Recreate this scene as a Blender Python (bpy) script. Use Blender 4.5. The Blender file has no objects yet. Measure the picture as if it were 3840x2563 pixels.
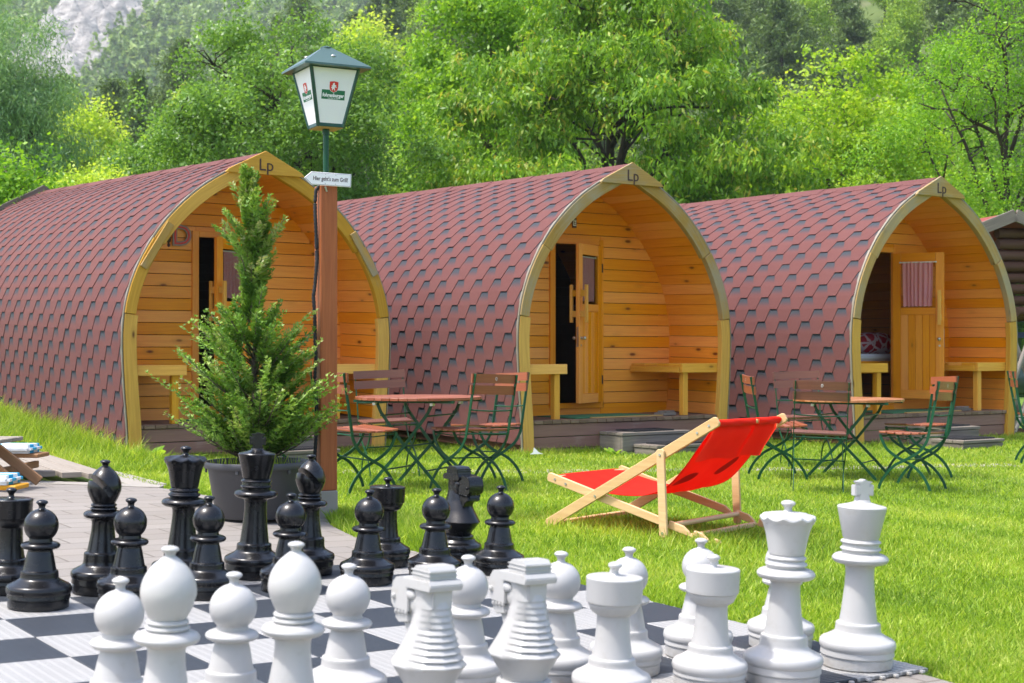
import bpy, bmesh, math, random
import numpy as np
from mathutils import Matrix, Vector
random.seed(7); RNG = np.random.default_rng(11)
R = math.radians
scene = bpy.context.scene
COL = scene.collection

# ------------------------------------------------------------------ camera, sky, sun, exposure
HC = 1.06
cam_d = bpy.data.cameras.new("camera"); cam = bpy.data.objects.new("camera", cam_d); COL.objects.link(cam)
cam_d.sensor_width = 36; cam_d.lens = 51.65; cam_d.clip_start = .05; cam_d.clip_end = 6000
cam.location = (0, 0, HC); cam.rotation_euler = (R(90) + math.atan(21/3370), 0, 0)
cam_d.dof.use_dof = True; cam_d.dof.focus_distance = 9.0; cam_d.dof.aperture_fstop = 5.6
scene.camera = cam
SUN = Vector((-.80, -.30, 1.85)).normalized()
world = bpy.data.worlds.new("World"); scene.world = world; world.use_nodes = True
wn = world.node_tree.nodes; wl = world.node_tree.links; wn.clear()
sky = wn.new('ShaderNodeTexSky'); sky.sky_type = 'NISHITA'; sky.sun_disc = False
sky.sun_elevation = math.asin(SUN.z); sky.sun_rotation = math.atan2(SUN.x, SUN.y)
sky.air_density = .9; sky.dust_density = 3.2; sky.ozone_density = 1.0
bg = wn.new('ShaderNodeBackground'); bg.inputs[1].default_value = .15
wo = wn.new('ShaderNodeOutputWorld'); wl.new(sky.outputs[0], bg.inputs[0]); wl.new(bg.outputs[0], wo.inputs[0])
sd = bpy.data.lights.new("sun", 'SUN'); sd.energy = 2.0; sd.angle = R(3.5); sd.color = (1, .97, .93)
so = bpy.data.objects.new("sun", sd); COL.objects.link(so); so.rotation_euler = SUN.to_track_quat('Z', 'Y').to_euler()
scene.view_settings.view_transform = 'Standard'; scene.view_settings.look = 'None'
scene.view_settings.exposure = 1.36; scene.view_settings.gamma = 1
scene.render.resolution_x = 1024; scene.render.resolution_y = 683
scene.render.engine = 'CYCLES'

# ------------------------------------------------------------------ helpers: tagging, meshes
def tag(o, label=None, cat=None, group=None, kind=None):
    if label: o['label'] = label
    if cat: o['category'] = cat
    if group: o['group'] = group
    if kind: o['kind'] = kind
    return o
def empty(name, loc=(0,0,0), rz=0, label=None, cat=None, group=None):
    o = bpy.data.objects.new(name, None); COL.objects.link(o); o.empty_display_size = .1
    o.location = loc; o.rotation_euler = (0,0,rz); return tag(o, label, cat, group)
def setmat(o, M): o.matrix_world = M
KIDS = {}
def link(o, parent=None):
    COL.objects.link(o)
    if parent: o.parent = parent; KIDS.setdefault(parent.name, []).append(o)
    return o
def copy_tree(o, parent=None):
    c = o.copy(); link(c, parent)
    for ch in list(KIDS.get(o.name, [])): copy_tree(ch, c)
    return c
def basis(d, up=(0,0,1)):
    d = Vector(d).normalized(); up = Vector(up)
    if abs(d.dot(up)) > .999: up = Vector((0,1,0))
    s = d.cross(up).normalized(); u = s.cross(d)
    return d, s, u
class MB:
    def __init__(s): s.v=[]; s.f=[]; s.uv=[]; s.r=[]; s.m=[]
    def face(s, idx, uv=None, r=0., m=0):
        s.f.append(tuple(idx)); s.uv.append(uv if uv else [(s.v[i][0], s.v[i][1]) for i in idx]); s.r.append(r); s.m.append(m)
    def poly(s, pts, uv=None, r=0., m=0):
        b=len(s.v); s.v += [tuple(p) for p in pts]; s.face(range(b,b+len(pts)), uv, r, m)
    def obox(s, c, ax, ay, az, r=None, m=0):
        """box: centre and three half-extent vectors; the grain runs along the longest"""
        c=Vector(c); A=[Vector(ax),Vector(ay),Vector(az)]; L=[a.length for a in A]
        r = random.random() if r is None else r
        g = L.index(max(L)); b=len(s.v); off=(random.random()*20, random.random()*20)
        K=[(x,y,z) for x in (-1,1) for y in (-1,1) for z in (-1,1)]
        for k in K: s.v.append(tuple(c+A[0]*k[0]+A[1]*k[1]+A[2]*k[2]))
        flip = A[0].cross(A[1]).dot(A[2]) < 0
        for fc,n in (((0,1,3,2),0),((4,6,7,5),0),((0,4,5,1),1),((2,3,7,6),1),((0,2,6,4),2),((1,5,7,3),2)):
            o=[i for i in (0,1,2) if i!=n]
            if n==g: ua,va=o
            else: ua=g; va=[i for i in o if i!=g][0]
            fc = fc[::-1] if flip else fc
            uv=[(K[i][ua]*L[ua]+off[0], K[i][va]*L[va]+off[1]+n*.37) for i in fc]
            s.face([b+i for i in fc], uv, r, m)
    def box(s, c, size, rz=0, r=None, m=0):
        a,b_=math.cos(rz),math.sin(rz); x,y,z=[k/2 for k in size]
        s.obox(c,(a*x,b_*x,0),(-b_*y,a*y,0),(0,0,z),r,m)
    def b2(s, x0,x1,y0,y1,z0,z1, r=None, m=0): s.box(((x0+x1)/2,(y0+y1)/2,(z0+z1)/2),(x1-x0,y1-y0,z1-z0),0,r,m)
    def bar(s, p0, p1, w, h, up=(0,0,1), r=None, m=0):
        p0=Vector(p0); p1=Vector(p1); d,sd_,u=basis(p1-p0, up)
        s.obox((p0+p1)/2,(p1-p0)/2,sd_*w/2,u*h/2,r,m)
    def sweep(s, pts, sect, up=(0,0,1), closed=True, caps=True, r=None, m=0, scale=None):
        """sect: 2-D section (side, up); swept along pts"""
        pts=[Vector(p) for p in pts]; n=len(pts); k=len(sect); b=len(s.v); r=random.random() if r is None else r
        L=0; Ls=[0]
        for i in range(1,n): L+=(pts[i]-pts[i-1]).length; Ls.append(L)
        for i,p in enumerate(pts):
            d=(pts[min(i+1,n-1)]-pts[max(i-1,0)]); _,sx,ux=basis(d,up); q=1 if scale is None else scale[i]
            for a,c in sect: s.v.append(tuple(p+sx*a*q+ux*c*q))
        per=[0]
        for j in range(k): per.append(per[-1]+(Vector(sect[(j+1)%k])-Vector(sect[j])).length)
        for i in range(n-1):
            for j in range(k if closed else k-1):
                j2=(j+1)%k; q=[b+i*k+j,b+i*k+j2,b+(i+1)*k+j2,b+(i+1)*k+j]
                s.face(q,[(Ls[i],per[j]),(Ls[i],per[j+1]),(Ls[i+1],per[j+1]),(Ls[i+1],per[j])],r,m)
        if caps and closed:
            s.face([b+j for j in range(k)][::-1],[sect[j] for j in range(k)][::-1],r,m)
            s.face([b+(n-1)*k+j for j in range(k)],[sect[j] for j in range(k)],r,m)
    def tube(s, pts, rad, seg=8, r=None, m=0, caps=True, up=(0,0,1)):
        if not hasattr(rad,'__len__'): rad=[rad]*len(pts)
        s.sweep(pts,[(math.cos(2*math.pi*j/seg),math.sin(2*math.pi*j/seg)) for j in range(seg)],up,True,caps,r,m,rad)
    def lathe(s, prof, seg=40, c=(0,0,0), m=0, r=0., mod=None):
        b=len(s.v); n=len(prof); c=Vector(c); per=[0]
        for i in range(1,n): per.append(per[-1]+math.dist(prof[i],prof[i-1]))
        for i,(rr,z) in enumerate(prof):
            for j in range(seg):
                a=2*math.pi*j/seg; q,zz=(rr,z) if mod is None else mod(i,a,rr,z)
                s.v.append((c.x+q*math.cos(a),c.y+q*math.sin(a),c.z+zz))
        for i in range(n-1):
            for j in range(seg):
                j2=(j+1)%seg
                s.face((b+i*seg+j,b+i*seg+j2,b+(i+1)*seg+j2,b+(i+1)*seg+j),[(j/seg,per[i]),((j+1)/seg,per[i]),((j+1)/seg,per[i+1]),(j/seg,per[i+1])],r,m)
        s.face([b+j for j in range(seg)][::-1],None,r,m); s.face([b+(n-1)*seg+j for j in range(seg)],None,r,m)
    def prism(s, poly, t, M=None, r=None, m=0):
        """poly in local XZ, extruded +-t/2 along local Y"""
        M=M or Matrix(); b=len(s.v); n=len(poly); r=random.random() if r is None else r
        for y in (-t/2,t/2):
            for x,z in poly: s.v.append(tuple(M@Vector((x,y,z))))
        off=random.random()*9
        s.face(range(b,b+n),[(p[0]+off,p[1]) for p in poly],r,m)
        s.face(list(range(b+n,b+2*n))[::-1],[(p[0]+off,p[1]) for p in poly][::-1],r,m)
        for i in range(n):
            j=(i+1)%n; d=math.dist(poly[i],poly[j])
            s.face((b+j,b+i,b+n+i,b+n+j),[(off+d,0),(off,0),(off,t),(off+d,t)],r,m)
    def sphere(s, c, rad, seg=16, rings=10, sq=(1,1,1), m=0):
        prof=[(max(1e-4,math.sin(math.pi*i/rings)),-math.cos(math.pi*i/rings)) for i in range(rings+1)]
        b=len(s.v); s.lathe(prof,seg,(0,0,0),m)
        for i in range(b,len(s.v)):
            x,y,z=s.v[i]; s.v[i]=(c[0]+x*rad*sq[0],c[1]+y*rad*sq[1],c[2]+z*rad*sq[2])
    def build(s, name, mat, parent=None, smooth=None, bevel=0, seg=1, loc=None, fix=True):
        me=bpy.data.meshes.new(name); me.from_pydata(s.v,[],s.f)
        mats = mat if isinstance(mat,(list,tuple)) else [mat]
        for q in mats: me.materials.append(q)
        uvl=me.uv_layers.new(name='UVMap'); flat=[c for u in s.uv for p in u for c in p[:2]]
        uvl.data.foreach_set('uv',flat)
        at=me.attributes.new('rnd','FLOAT','FACE'); at.data.foreach_set('value',s.r)
        me.polygons.foreach_set('material_index',s.m)
        if fix or bevel:
            bm=bmesh.new(); bm.from_mesh(me)
            if fix: bmesh.ops.recalc_face_normals(bm,faces=bm.faces)
            if bevel:
                ed=[e for e in bm.edges if len(e.link_faces)==2 and e.calc_face_angle(0)>R(35)]
                bmesh.ops.bevel(bm,geom=ed,offset=bevel,segments=seg,affect='EDGES',clamp_overlap=True)
            bm.to_mesh(me); bm.free()
        if smooth is not None:
            me.shade_smooth(); me.set_sharp_from_angle(angle=R(smooth))
        me.update()
        o=bpy.data.objects.new(name,me)
        if loc is not None: o.location=loc
        return link(o,parent)
def rawmesh(name, V, F, mat, rnd=None, parent=None, attrs=None):
    """big numpy mesh: V (n,3), F (m,k)"""
    me=bpy.data.meshes.new(name); k=F.shape[1]
    me.vertices.add(len(V)); me.vertices.foreach_set('co',V.astype(np.float32).ravel())
    me.loops.add(F.size); me.loops.foreach_set('vertex_index',F.astype(np.int32).ravel())
    me.polygons.add(len(F)); me.polygons.foreach_set('loop_start',np.arange(0,F.size,k,dtype=np.int32))
    me.update(calc_edges=True)
    if rnd is not None:
        at=me.attributes.new('rnd','FLOAT','FACE'); at.data.foreach_set('value',rnd.astype(np.float32))
    for m in (mat if isinstance(mat,(list,tuple)) else [mat]): me.materials.append(m)
    o=bpy.data.objects.new(name,me); return link(o,parent)

# ------------------------------------------------------------------ node helpers and materials
def newmat(name):
    m=bpy.data.materials.new(name); m.use_nodes=True; nt=m.node_tree; nt.nodes.clear()
    out=nt.nodes.new('ShaderNodeOutputMaterial'); p=nt.nodes.new('ShaderNodeBsdfPrincipled'); nt.links.new(p.outputs[0],out.inputs[0])
    return m,nt,p,out
class N:
    def __init__(s,nt): s.nt=nt
    def n(s,t,ins=None,**kw):
        nd=s.nt.nodes.new('ShaderNode'+t)
        for k,v in kw.items(): setattr(nd,k,v)
        for k,v in (ins or {}).items(): s.set(nd.inputs[k],v)
        return nd
    def set(s,sock,v):
        if isinstance(v,bpy.types.NodeSocket): s.nt.links.new(v,sock)
        elif isinstance(v,bpy.types.Node): s.nt.links.new(v.outputs[0],sock)
        else:
            if sock.type=='RGBA' and len(v)==3: v=(*v,1)
            sock.default_value=v
    def math(s,op,a,b=0,c=None):
        nd=s.n('Math',{0:a,1:b},operation=op)
        if c is not None: s.set(nd.inputs[2],c)
        return nd.outputs[0]
    def mix(s,f,a,b,bt='MIX'):
        nd=s.nt.nodes.new('ShaderNodeMix'); nd.data_type='RGBA'; nd.blend_type=bt
        s.set(nd.inputs[0],f); s.set(nd.inputs[6],a); s.set(nd.inputs[7],b); return nd.outputs[2]
    def ramp(s,f,stops,interp='LINEAR'):
        nd=s.nt.nodes.new('ShaderNodeValToRGB'); nd.color_ramp.interpolation=interp; cr=nd.color_ramp
        while len(cr.elements)<len(stops): cr.elements.new(.5)
        for e,(p,c) in zip(cr.elements,stops):
            e.position=p; e.color=(*c,1) if hasattr(c,'__len__') else (c,c,c,1)
        s.set(nd.inputs[0],f); return nd.outputs[0]
    def noise(s,vec,scale,detail=3,rough=.5,dist=0):
        return s.n('TexNoise',{'Vector':vec,'Scale':scale,'Detail':detail,'Roughness':rough,'Distortion':dist}).outputs[0]
    def mapr(s,v,a,b,c,d): return s.n('MapRange',{0:v,1:a,2:b,3:c,4:d}).outputs[0]
    def bump(s,h,st=.3,d=.01): return s.n('Bump',{'Height':h,'Strength':st,'Distance':d}).outputs[0]
    def coord(s,k='Object'): return s.nt.nodes.new('ShaderNodeTexCoord').outputs[k]
    def attr(s,name='rnd'): return s.n('Attribute',attribute_name=name).outputs['Fac']
    def scale(s,v,sc): return s.n('Mapping',{'Vector':v,'Scale':sc}).outputs[0]
def plain(name,col,rough=.5,metal=0,var=.12,vs=6,bump=.05,bs=60,spec=.5,coat=0):
    m,nt,p,_=newmat(name); g=N(nt); co=g.coord()
    f=g.noise(co,vs,4); c=g.mix(f,[k*(1-var) for k in col],[min(1,k*(1+var)) for k in col])
    g.set(p.inputs['Base Color'],c); g.set(p.inputs['Roughness'],g.mapr(g.noise(co,vs*2.3,3),0,1,max(.02,rough-.08),min(1,rough+.08)))
    p.inputs['Metallic'].default_value=metal; p.inputs['Specular IOR Level'].default_value=spec; p.inputs['Coat Weight'].default_value=coat
    if bump: g.set(p.inputs['Normal'],g.bump(g.noise(co,bs,3),bump,.004))
    return m
def wood(name,base,dark,rough=.55,knots=True,grain=1.,weather=None,vary=.25,spec=.3,bump=.25,ws=2.):
    m,nt,p,_=newmat(name); g=N(nt); uv=g.coord('UV'); r=g.attr()
    comb=g.n('CombineXYZ',{2:g.math('MULTIPLY',r,37.)}).outputs[0]
    v=g.n('VectorMath',{0:uv,1:comb},operation='ADD').outputs[0]
    warp=g.noise(g.scale(v,(.8,3,1)),1.5,2); wv=g.n('VectorMath',{0:v,1:g.n('CombineXYZ',{1:g.math('MULTIPLY',warp,.10)}).outputs[0]},operation='ADD').outputs[0]
    gr=g.noise(g.scale(wv,(1.5,38,1)),1.3,5,.62); fine=g.noise(g.scale(wv,(6,240,1)),1.,2)
    c=g.mix(g.ramp(gr,[(.32,0.),(.68,1.)]),dark,base)
    c=g.mix(g.math('MULTIPLY',fine,.18*grain),c,[k*.55 for k in dark])
    if knots:
        vo=g.n('TexVoronoi',{'Vector':g.scale(v,(2.2,5.5,1)),'Scale':1.},feature='F1'); d=vo.outputs['Distance']
        kr=g.math('GREATER_THAN',g.n('SeparateColor',{0:vo.outputs['Color']}).outputs[0],.28)
        k=g.math('MULTIPLY',g.mapr(d,.06,.12,1,0),kr); halo=g.math('MULTIPLY',g.mapr(d,.08,.26,.35,0),kr)
        c=g.mix(halo,c,[q*.6 for q in dark]); c=g.mix(k,c,(dark[0]*.22,dark[1]*.16,dark[2]*.18))
    tint=g.mapr(r,0,1,1-vary,1+vary*.55); hs=g.n('HueSaturation',{'Value':tint,'Color':c,'Saturation':g.mapr(r,0,1,1.05,.93)}).outputs[0]; c=hs
    if weather:
        wz=g.noise(g.scale(g.coord(),(1,1,1)),ws,5,.6); streak=g.noise(g.scale(wv,(3,60,1)),1,3)
        f=g.ramp(g.math('ADD',g.math('MULTIPLY',wz,.75),g.math('MULTIPLY',streak,.3)),[(weather[1],0.),(weather[1]+.16,1.)])
        c=g.mix(f,c,weather[0])
    g.set(p.inputs['Base Color'],c); p.inputs['Roughness'].default_value=rough; p.inputs['Specular IOR Level'].default_value=spec
    if bump: g.set(p.inputs['Normal'],g.bump(g.math('ADD',gr,g.math('MULTIPLY',fine,.5)),bump,.004))
    return m
def leafmat(name,cols,trans=.45,rough=.45,spec=.35):
    m,nt,p,out=newmat(name); g=N(nt); r=g.attr()
    c=g.ramp(r,[(i/(len(cols)-1),k) for i,k in enumerate(cols)])
    c=g.mix(g.mapr(g.noise(g.coord(),.9,3),.35,.65,0,.45),c,g.mix(1,c,(1.35,1.25,.75),'MULTIPLY'))
    g.set(p.inputs['Base Color'],c); p.inputs['Roughness'].default_value=rough; p.inputs['Specular IOR Level'].default_value=spec
    t=g.n('BsdfTranslucent',{'Color':g.mix(1,c,(1.25,1.2,.55),'MULTIPLY')}); mx=g.n('MixShader',{0:trans,1:p.outputs[0],2:t.outputs[0]})
    nt.links.new(mx.outputs[0],out.inputs[0]); return m

M={}
M['pine']=wood('honey_pine',(.93,.355,.024),(.82,.265,.013),.42,vary=.09,grain=.5)
M['arch']=wood('arch_yellow',(.66,.36,.045),(.52,.26,.025),.6,vary=.2,grain=.6,weather=((.36,.25,.10),.64))
M['archgrey']=wood('arch_greyed',(.50,.31,.085),(.38,.22,.055),.7,vary=.15,weather=((.34,.27,.165),.47))
M['bench']=wood('bench_yellow',(.86,.44,.06),(.72,.32,.035),.55,vary=.15,grain=.6,weather=((.50,.40,.22),.66))
M['deckbrown']=wood('brown_plank',(.30,.165,.13),(.25,.13,.10),.6,knots=False,vary=.12,weather=((.36,.25,.21),.66))
M['decktop']=wood('terrace_plank',(.25,.165,.105),(.17,.105,.07),.75,vary=.2)
M['greywood']=wood('weathered_step',(.26,.22,.18),(.16,.135,.11),.85,vary=.2)
M['greydeck']=wood('grey_platform',(.33,.285,.235),(.24,.205,.165),.85,knots=False,vary=.12)
M['darkwood']=wood('dark_shed_wood',(.13,.06,.035),(.08,.036,.022),.7,vary=.3)
M['slat']=wood('red_brown_slat',(.36,.105,.045),(.28,.075,.032),.35,knots=False,vary=.22,spec=.5,bump=.1)
M['slatdark']=wood('dark_brown_slat',(.20,.07,.04),(.14,.048,.03),.3,knots=False,vary=.15,spec=.6,bump=.1)
M['table2']=wood('honey_tabletop',(.50,.22,.085),(.38,.13,.045),.35,knots=False,vary=.2,spec=.5,bump=.1)
M['beech']=wood('beech_rail',(.74,.50,.25),(.64,.40,.18),.5,knots=False,vary=.08,bump=.1)
M['post']=wood('post_red_brown',(.44,.125,.03),(.30,.075,.018),.5,vary=.1)
M['picnic']=wood('picnic_brown',(.36,.19,.085),(.26,.13,.055),.6,vary=.15)
M['lattice']=wood('grey_pole',(.42,.38,.34),(.28,.25,.22),.85,vary=.2)
M['green']=plain('green_lacquer',(.002,.060,.022),.4,.0,.1,9,.02,spec=.4)
M['lampgreen']=plain('dark_green_lamp',(.018,.065,.045),.30,.35,.15,5,.03)
M['steel']=plain('zinc_bolt',(.55,.55,.52),.3,.9,.1,40,0)
M['black']=plain('black_plastic',(.006,.006,.007),.26,0,.25,7,.06,180,spec=.5)
def m_white():
    m,nt,p,_=newmat('white_plastic'); g=N(nt); co=g.coord(); sx=g.n('SeparateXYZ',{0:co}).outputs[2]
    n=g.noise(co,5,4); n2=g.noise(co,22,5,.7); n3=g.noise(co,130,3,.7)
    c=g.mix(n,(.43,.423,.412),(.46,.453,.442)); c=g.mix(g.mapr(n2,.56,.74,0,.40),c,(.36,.33,.28)); c=g.mix(g.math('MULTIPLY',g.mapr(sx,.0,.05,.55,0),g.mapr(n2,.35,.6,0,1)),c,(.25,.215,.16)); c=g.mix(g.mapr(n3,.70,.76,0,.5),c,(.22,.20,.17))
    g.set(p.inputs['Base Color'],c); g.set(p.inputs['Roughness'],g.mapr(n2,.3,.7,.28,.46)); p.inputs['Specular IOR Level'].default_value=.45
    g.set(p.inputs['Normal'],g.bump(n3,.04,.004)); return m
M['white']=m_white()
M['rubber']=plain('rubber_mat',(.018,.019,.022),.7,0,.2,20,.3,90)
M['pot']=plain('pot_plastic',(.045,.045,.05),.5,0,.15,6,.05,120)
M['concrete']=plain('concrete',(.30,.275,.24),.9,0,.18,7,.35,60)
M['soil']=plain('soil',(.06,.042,.028),1,0,.4,18,.8,40)
def m_glass():
    m,nt,p,out=newmat('window_glass'); g=N(nt); p.inputs['Base Color'].default_value=(.02,.02,.02,1); p.inputs['Roughness'].default_value=.03
    t=g.n('BsdfTransparent',{'Color':(.9,.92,.9)}); mx=g.n('MixShader',{0:.07,1:t.outputs[0],2:p.outputs[0]}); nt.links.new(mx.outputs[0],out.inputs[0]); return m
M['glass']=m_glass()
M['paper']=plain('white_panel',(.80,.79,.80),.45,0,.03,3,.02)
M['signred']=plain('sign_red',(.62,.03,.02),.5,0,.05,20,0)
M['signgreen']=plain('sign_green',(.01,.14,.06),.5,0,.05,20,0)
M['ink']=plain('ink_brown',(.045,.012,.010),.6,0,.1,20,0)
M['metalstrip']=plain('drip_edge',(.27,.235,.18),.5,.2,.1,12,0)
M['matgreen']=plain('green_turf_mat',(.03,.17,.07),.95,0,.25,30,.5,200)
M['carpaint']=plain('car_green',(.03,.07,.045),.25,.2,.1,3,0,coat=.6)
M['bark']=plain('bark',(.10,.075,.055),.95,0,.45,9,.7,25)
M['darkbark']=plain('dark_bark',(.05,.038,.03),.95,0,.45,9,.7,25)
M['tan']=plain('mat_edge',(.45,.28,.09),.7,0,.1,12,.1)
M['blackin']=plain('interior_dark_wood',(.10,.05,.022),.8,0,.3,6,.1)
M['sheet']=plain('bed_sheet',(.62,.60,.66),.85,0,.05,8,.2,14)

def m_shingle():
    m,nt,p,_=newmat('roof_shingle'); g=N(nt); uv=g.coord('UV'); r=g.attr(); co=g.coord()
    sx=g.n('SeparateXYZ',{0:uv}); v=sx.outputs[1]
    gran=g.noise(co,420,2,.7); gran2=g.noise(co,160,2,.6)
    big=g.noise(co,1.1,4,.6)
    c=g.mix(big,(.135,.048,.042),(.18,.074,.066)); c=g.mix(g.mapr(r,0,1,0,.30),c,(.115,.038,.034))
    c=g.mix(g.mapr(gran,.35,.65,0,.45),c,(.10,.03,.03)); c=g.mix(g.mapr(gran2,.55,.75,0,.35),c,(.34,.18,.165))
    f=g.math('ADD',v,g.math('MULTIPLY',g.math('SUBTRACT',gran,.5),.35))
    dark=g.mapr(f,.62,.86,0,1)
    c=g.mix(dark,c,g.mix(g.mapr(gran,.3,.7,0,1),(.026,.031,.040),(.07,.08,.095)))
    g.set(p.inputs['Base Color'],c); p.inputs['Roughness'].default_value=.9; p.inputs['Specular IOR Level'].default_value=.3
    g.set(p.inputs['Normal'],g.bump(gran,.5,.004)); return m
M['shingle']=m_shingle()
M['ridge']=m_shingle()
def m_ground():
    m,nt,p,_=newmat('lawn_ground'); g=N(nt); co=g.coord()
    a=g.noise(co,1.3,4,.6); b=g.noise(co,40,4,.7); d=g.noise(co,7,4,.6)
    c=g.mix(g.mapr(b,.3,.7,0,1),(.07,.14,.012),(.19,.30,.025)); c=g.mix(g.mapr(a,.35,.7,0,.5),c,(.22,.33,.035))
    c=g.mix(g.mapr(d,.62,.75,0,.55),c,(.16,.12,.06)); g.set(p.inputs['Base Color'],c); p.inputs['Roughness'].default_value=.95
    g.set(p.inputs['Normal'],g.bump(b,.9,.03)); return m
M['ground']=m_ground()
def m_paver():
    m,nt,p,_=newmat('paving'); g=N(nt); co=g.coord(); mp=g.n('Mapping',{'Vector':co,'Rotation':(0,0,-.62)}).outputs[0]
    br=g.n('TexBrick',{'Vector':mp,'Color1':(.225,.205,.185),'Color2':(.285,.26,.235),'Mortar':(.10,.085,.065),'Scale':1.,'Mortar Size':.006,'Mortar Smooth':.2,'Bias':0.,'Brick Width':.42,'Row Height':.2})
    br.offset=.5
    n1=g.noise(co,2.2,5,.6); n2=g.noise(co,120,3,.7)
    c=g.mix(g.mapr(n1,.3,.7,0,.5),br.outputs[0],(.235,.20,.165)); c=g.mix(g.mapr(n2,.3,.7,0,.35),c,(.13,.115,.10))
    g.set(p.inputs['Base Color'],c); p.inputs['Roughness'].default_value=.88
    h=g.math('ADD',g.math('MULTIPLY',br.outputs[1],-1.),g.math('MULTIPLY',n2,.25)); g.set(p.inputs['Normal'],g.bump(h,.6,.006)); return m
M['paver']=m_paver()
def m_tile(name,a,b):
    m,nt,p,_=newmat(name); g=N(nt); co=g.coord()
    w=g.n('TexWave',{'Vector':co,'Scale':17.,'Distortion':0.},wave_type='BANDS',bands_direction='Y').outputs[1]
    w2=g.n('TexWave',{'Vector':co,'Scale':9.,'Distortion':0.},wave_type='BANDS',bands_direction='X').outputs[1]
    n=g.noise(co,5,4); hole=g.math('MULTIPLY',g.mapr(w,.15,.5,1,0),g.mapr(w2,.0,.45,.35,1))
    c=g.mix(n,a,b); c=g.mix(g.math('MULTIPLY',hole,.8),c,[k*.3 for k in a])
    c=g.mix(g.mapr(g.noise(co,90,3,.7),.6,.75,0,.25),c,(.25,.22,.18))
    g.set(p.inputs['Base Color'],c); p.inputs['Roughness'].default_value=.5
    g.set(p.inputs['Normal'],g.bump(w,.9,.006)); return m
M['tiledark']=m_tile('board_dark',(.026,.032,.042),(.048,.057,.072)); M['tilelight']=m_tile('board_light',(.40,.39,.375),(.47,.465,.45))
def m_fabric():
    m,nt,p,out=newmat('red_canvas'); g=N(nt); co=g.coord()
    n=g.noise(co,9,4); f=g.noise(g.scale(co,(300,300,300)),1,2)
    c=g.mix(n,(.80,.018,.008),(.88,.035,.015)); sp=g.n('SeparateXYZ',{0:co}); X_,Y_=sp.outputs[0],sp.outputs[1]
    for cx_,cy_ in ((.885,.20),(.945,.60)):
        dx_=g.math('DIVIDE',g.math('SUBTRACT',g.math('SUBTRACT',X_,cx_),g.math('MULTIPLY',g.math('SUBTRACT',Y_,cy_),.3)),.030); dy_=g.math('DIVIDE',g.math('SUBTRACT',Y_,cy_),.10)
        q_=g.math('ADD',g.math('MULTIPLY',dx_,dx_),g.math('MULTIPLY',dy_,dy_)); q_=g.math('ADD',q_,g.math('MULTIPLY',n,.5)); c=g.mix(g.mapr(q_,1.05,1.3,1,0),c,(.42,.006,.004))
    g.set(p.inputs['Base Color'],c); p.inputs['Roughness'].default_value=.85
    p.inputs['Specular IOR Level'].default_value=.2; g.set(p.inputs['Normal'],g.bump(g.math('ADD',f,g.math('MULTIPLY',n,2.)),.2,.004))
    t=g.n('BsdfTranslucent',{'Color':g.mix(1,c,(1.15,2.,2.),'MULTIPLY')}); mx=g.n('MixShader',{0:.42,1:p.outputs[0],2:t.outputs[0]}); nt.links.new(mx.outputs[0],out.inputs[0]); return m
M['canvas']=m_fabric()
def m_check():
    m,nt,p,out=newmat('gingham'); g=N(nt); uv=g.coord('UV'); s=g.n('SeparateXYZ',{0:uv})
    fx=g.math('GREATER_THAN',g.math('FRACT',g.math('MULTIPLY',s.outputs[0],75.)),.5); fy=g.math('GREATER_THAN',g.math('FRACT',g.math('MULTIPLY',s.outputs[1],75.)),.5)
    f=g.math('MULTIPLY',g.math('ADD',fx,fy),.5); c=g.mix(f,(.80,.58,.60),(.60,.03,.07))
    g.set(p.inputs['Base Color'],c); p.inputs['Roughness'].default_value=.9
    t=g.n('BsdfTranslucent',{'Color':c}); mx=g.n('MixShader',{0:.25,1:p.outputs[0],2:t.outputs[0]}); nt.links.new(mx.outputs[0],out.inputs[0]); return m
M['check']=m_check()
def m_pillow():
    m,nt,p,_=newmat('red_pillow'); g=N(nt); co=g.coord(); vo=g.n('TexVoronoi',{'Vector':co,'Scale':9.},feature='DISTANCE_TO_EDGE').outputs[0]
    n=g.noise(co,26,2); c=g.mix(g.math('GREATER_THAN',g.math('ADD',vo,g.math('MULTIPLY',n,.25)),.24),(.68,.5,.54),(.42,.012,.03)); g.set(p.inputs['Base Color'],c); p.inputs['Roughness'].default_value=.9; return m
M['pillow']=m_pillow()
def m_stripe():
    m,nt,p,_=newmat('blue_stripes'); g=N(nt); s=g.n('SeparateXYZ',{0:g.coord()})
    f=g.math('GREATER_THAN',g.math('FRACT',g.math('MULTIPLY',s.outputs[1],7.)),.5); c=g.mix(f,(.72,.75,.76),(.03,.38,.62)); g.set(p.inputs['Base Color'],c); p.inputs['Roughness'].default_value=.85
    g.set(p.inputs['Normal'],g.bump(g.noise(g.coord(),12,3),.4,.02)); return m
M['stripe']=m_stripe()
M['grass']=leafmat('grass_blade',[(.13,.23,.020),(.225,.365,.032),(.34,.485,.05),(.49,.56,.13)],.5,.5,.3)

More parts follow.
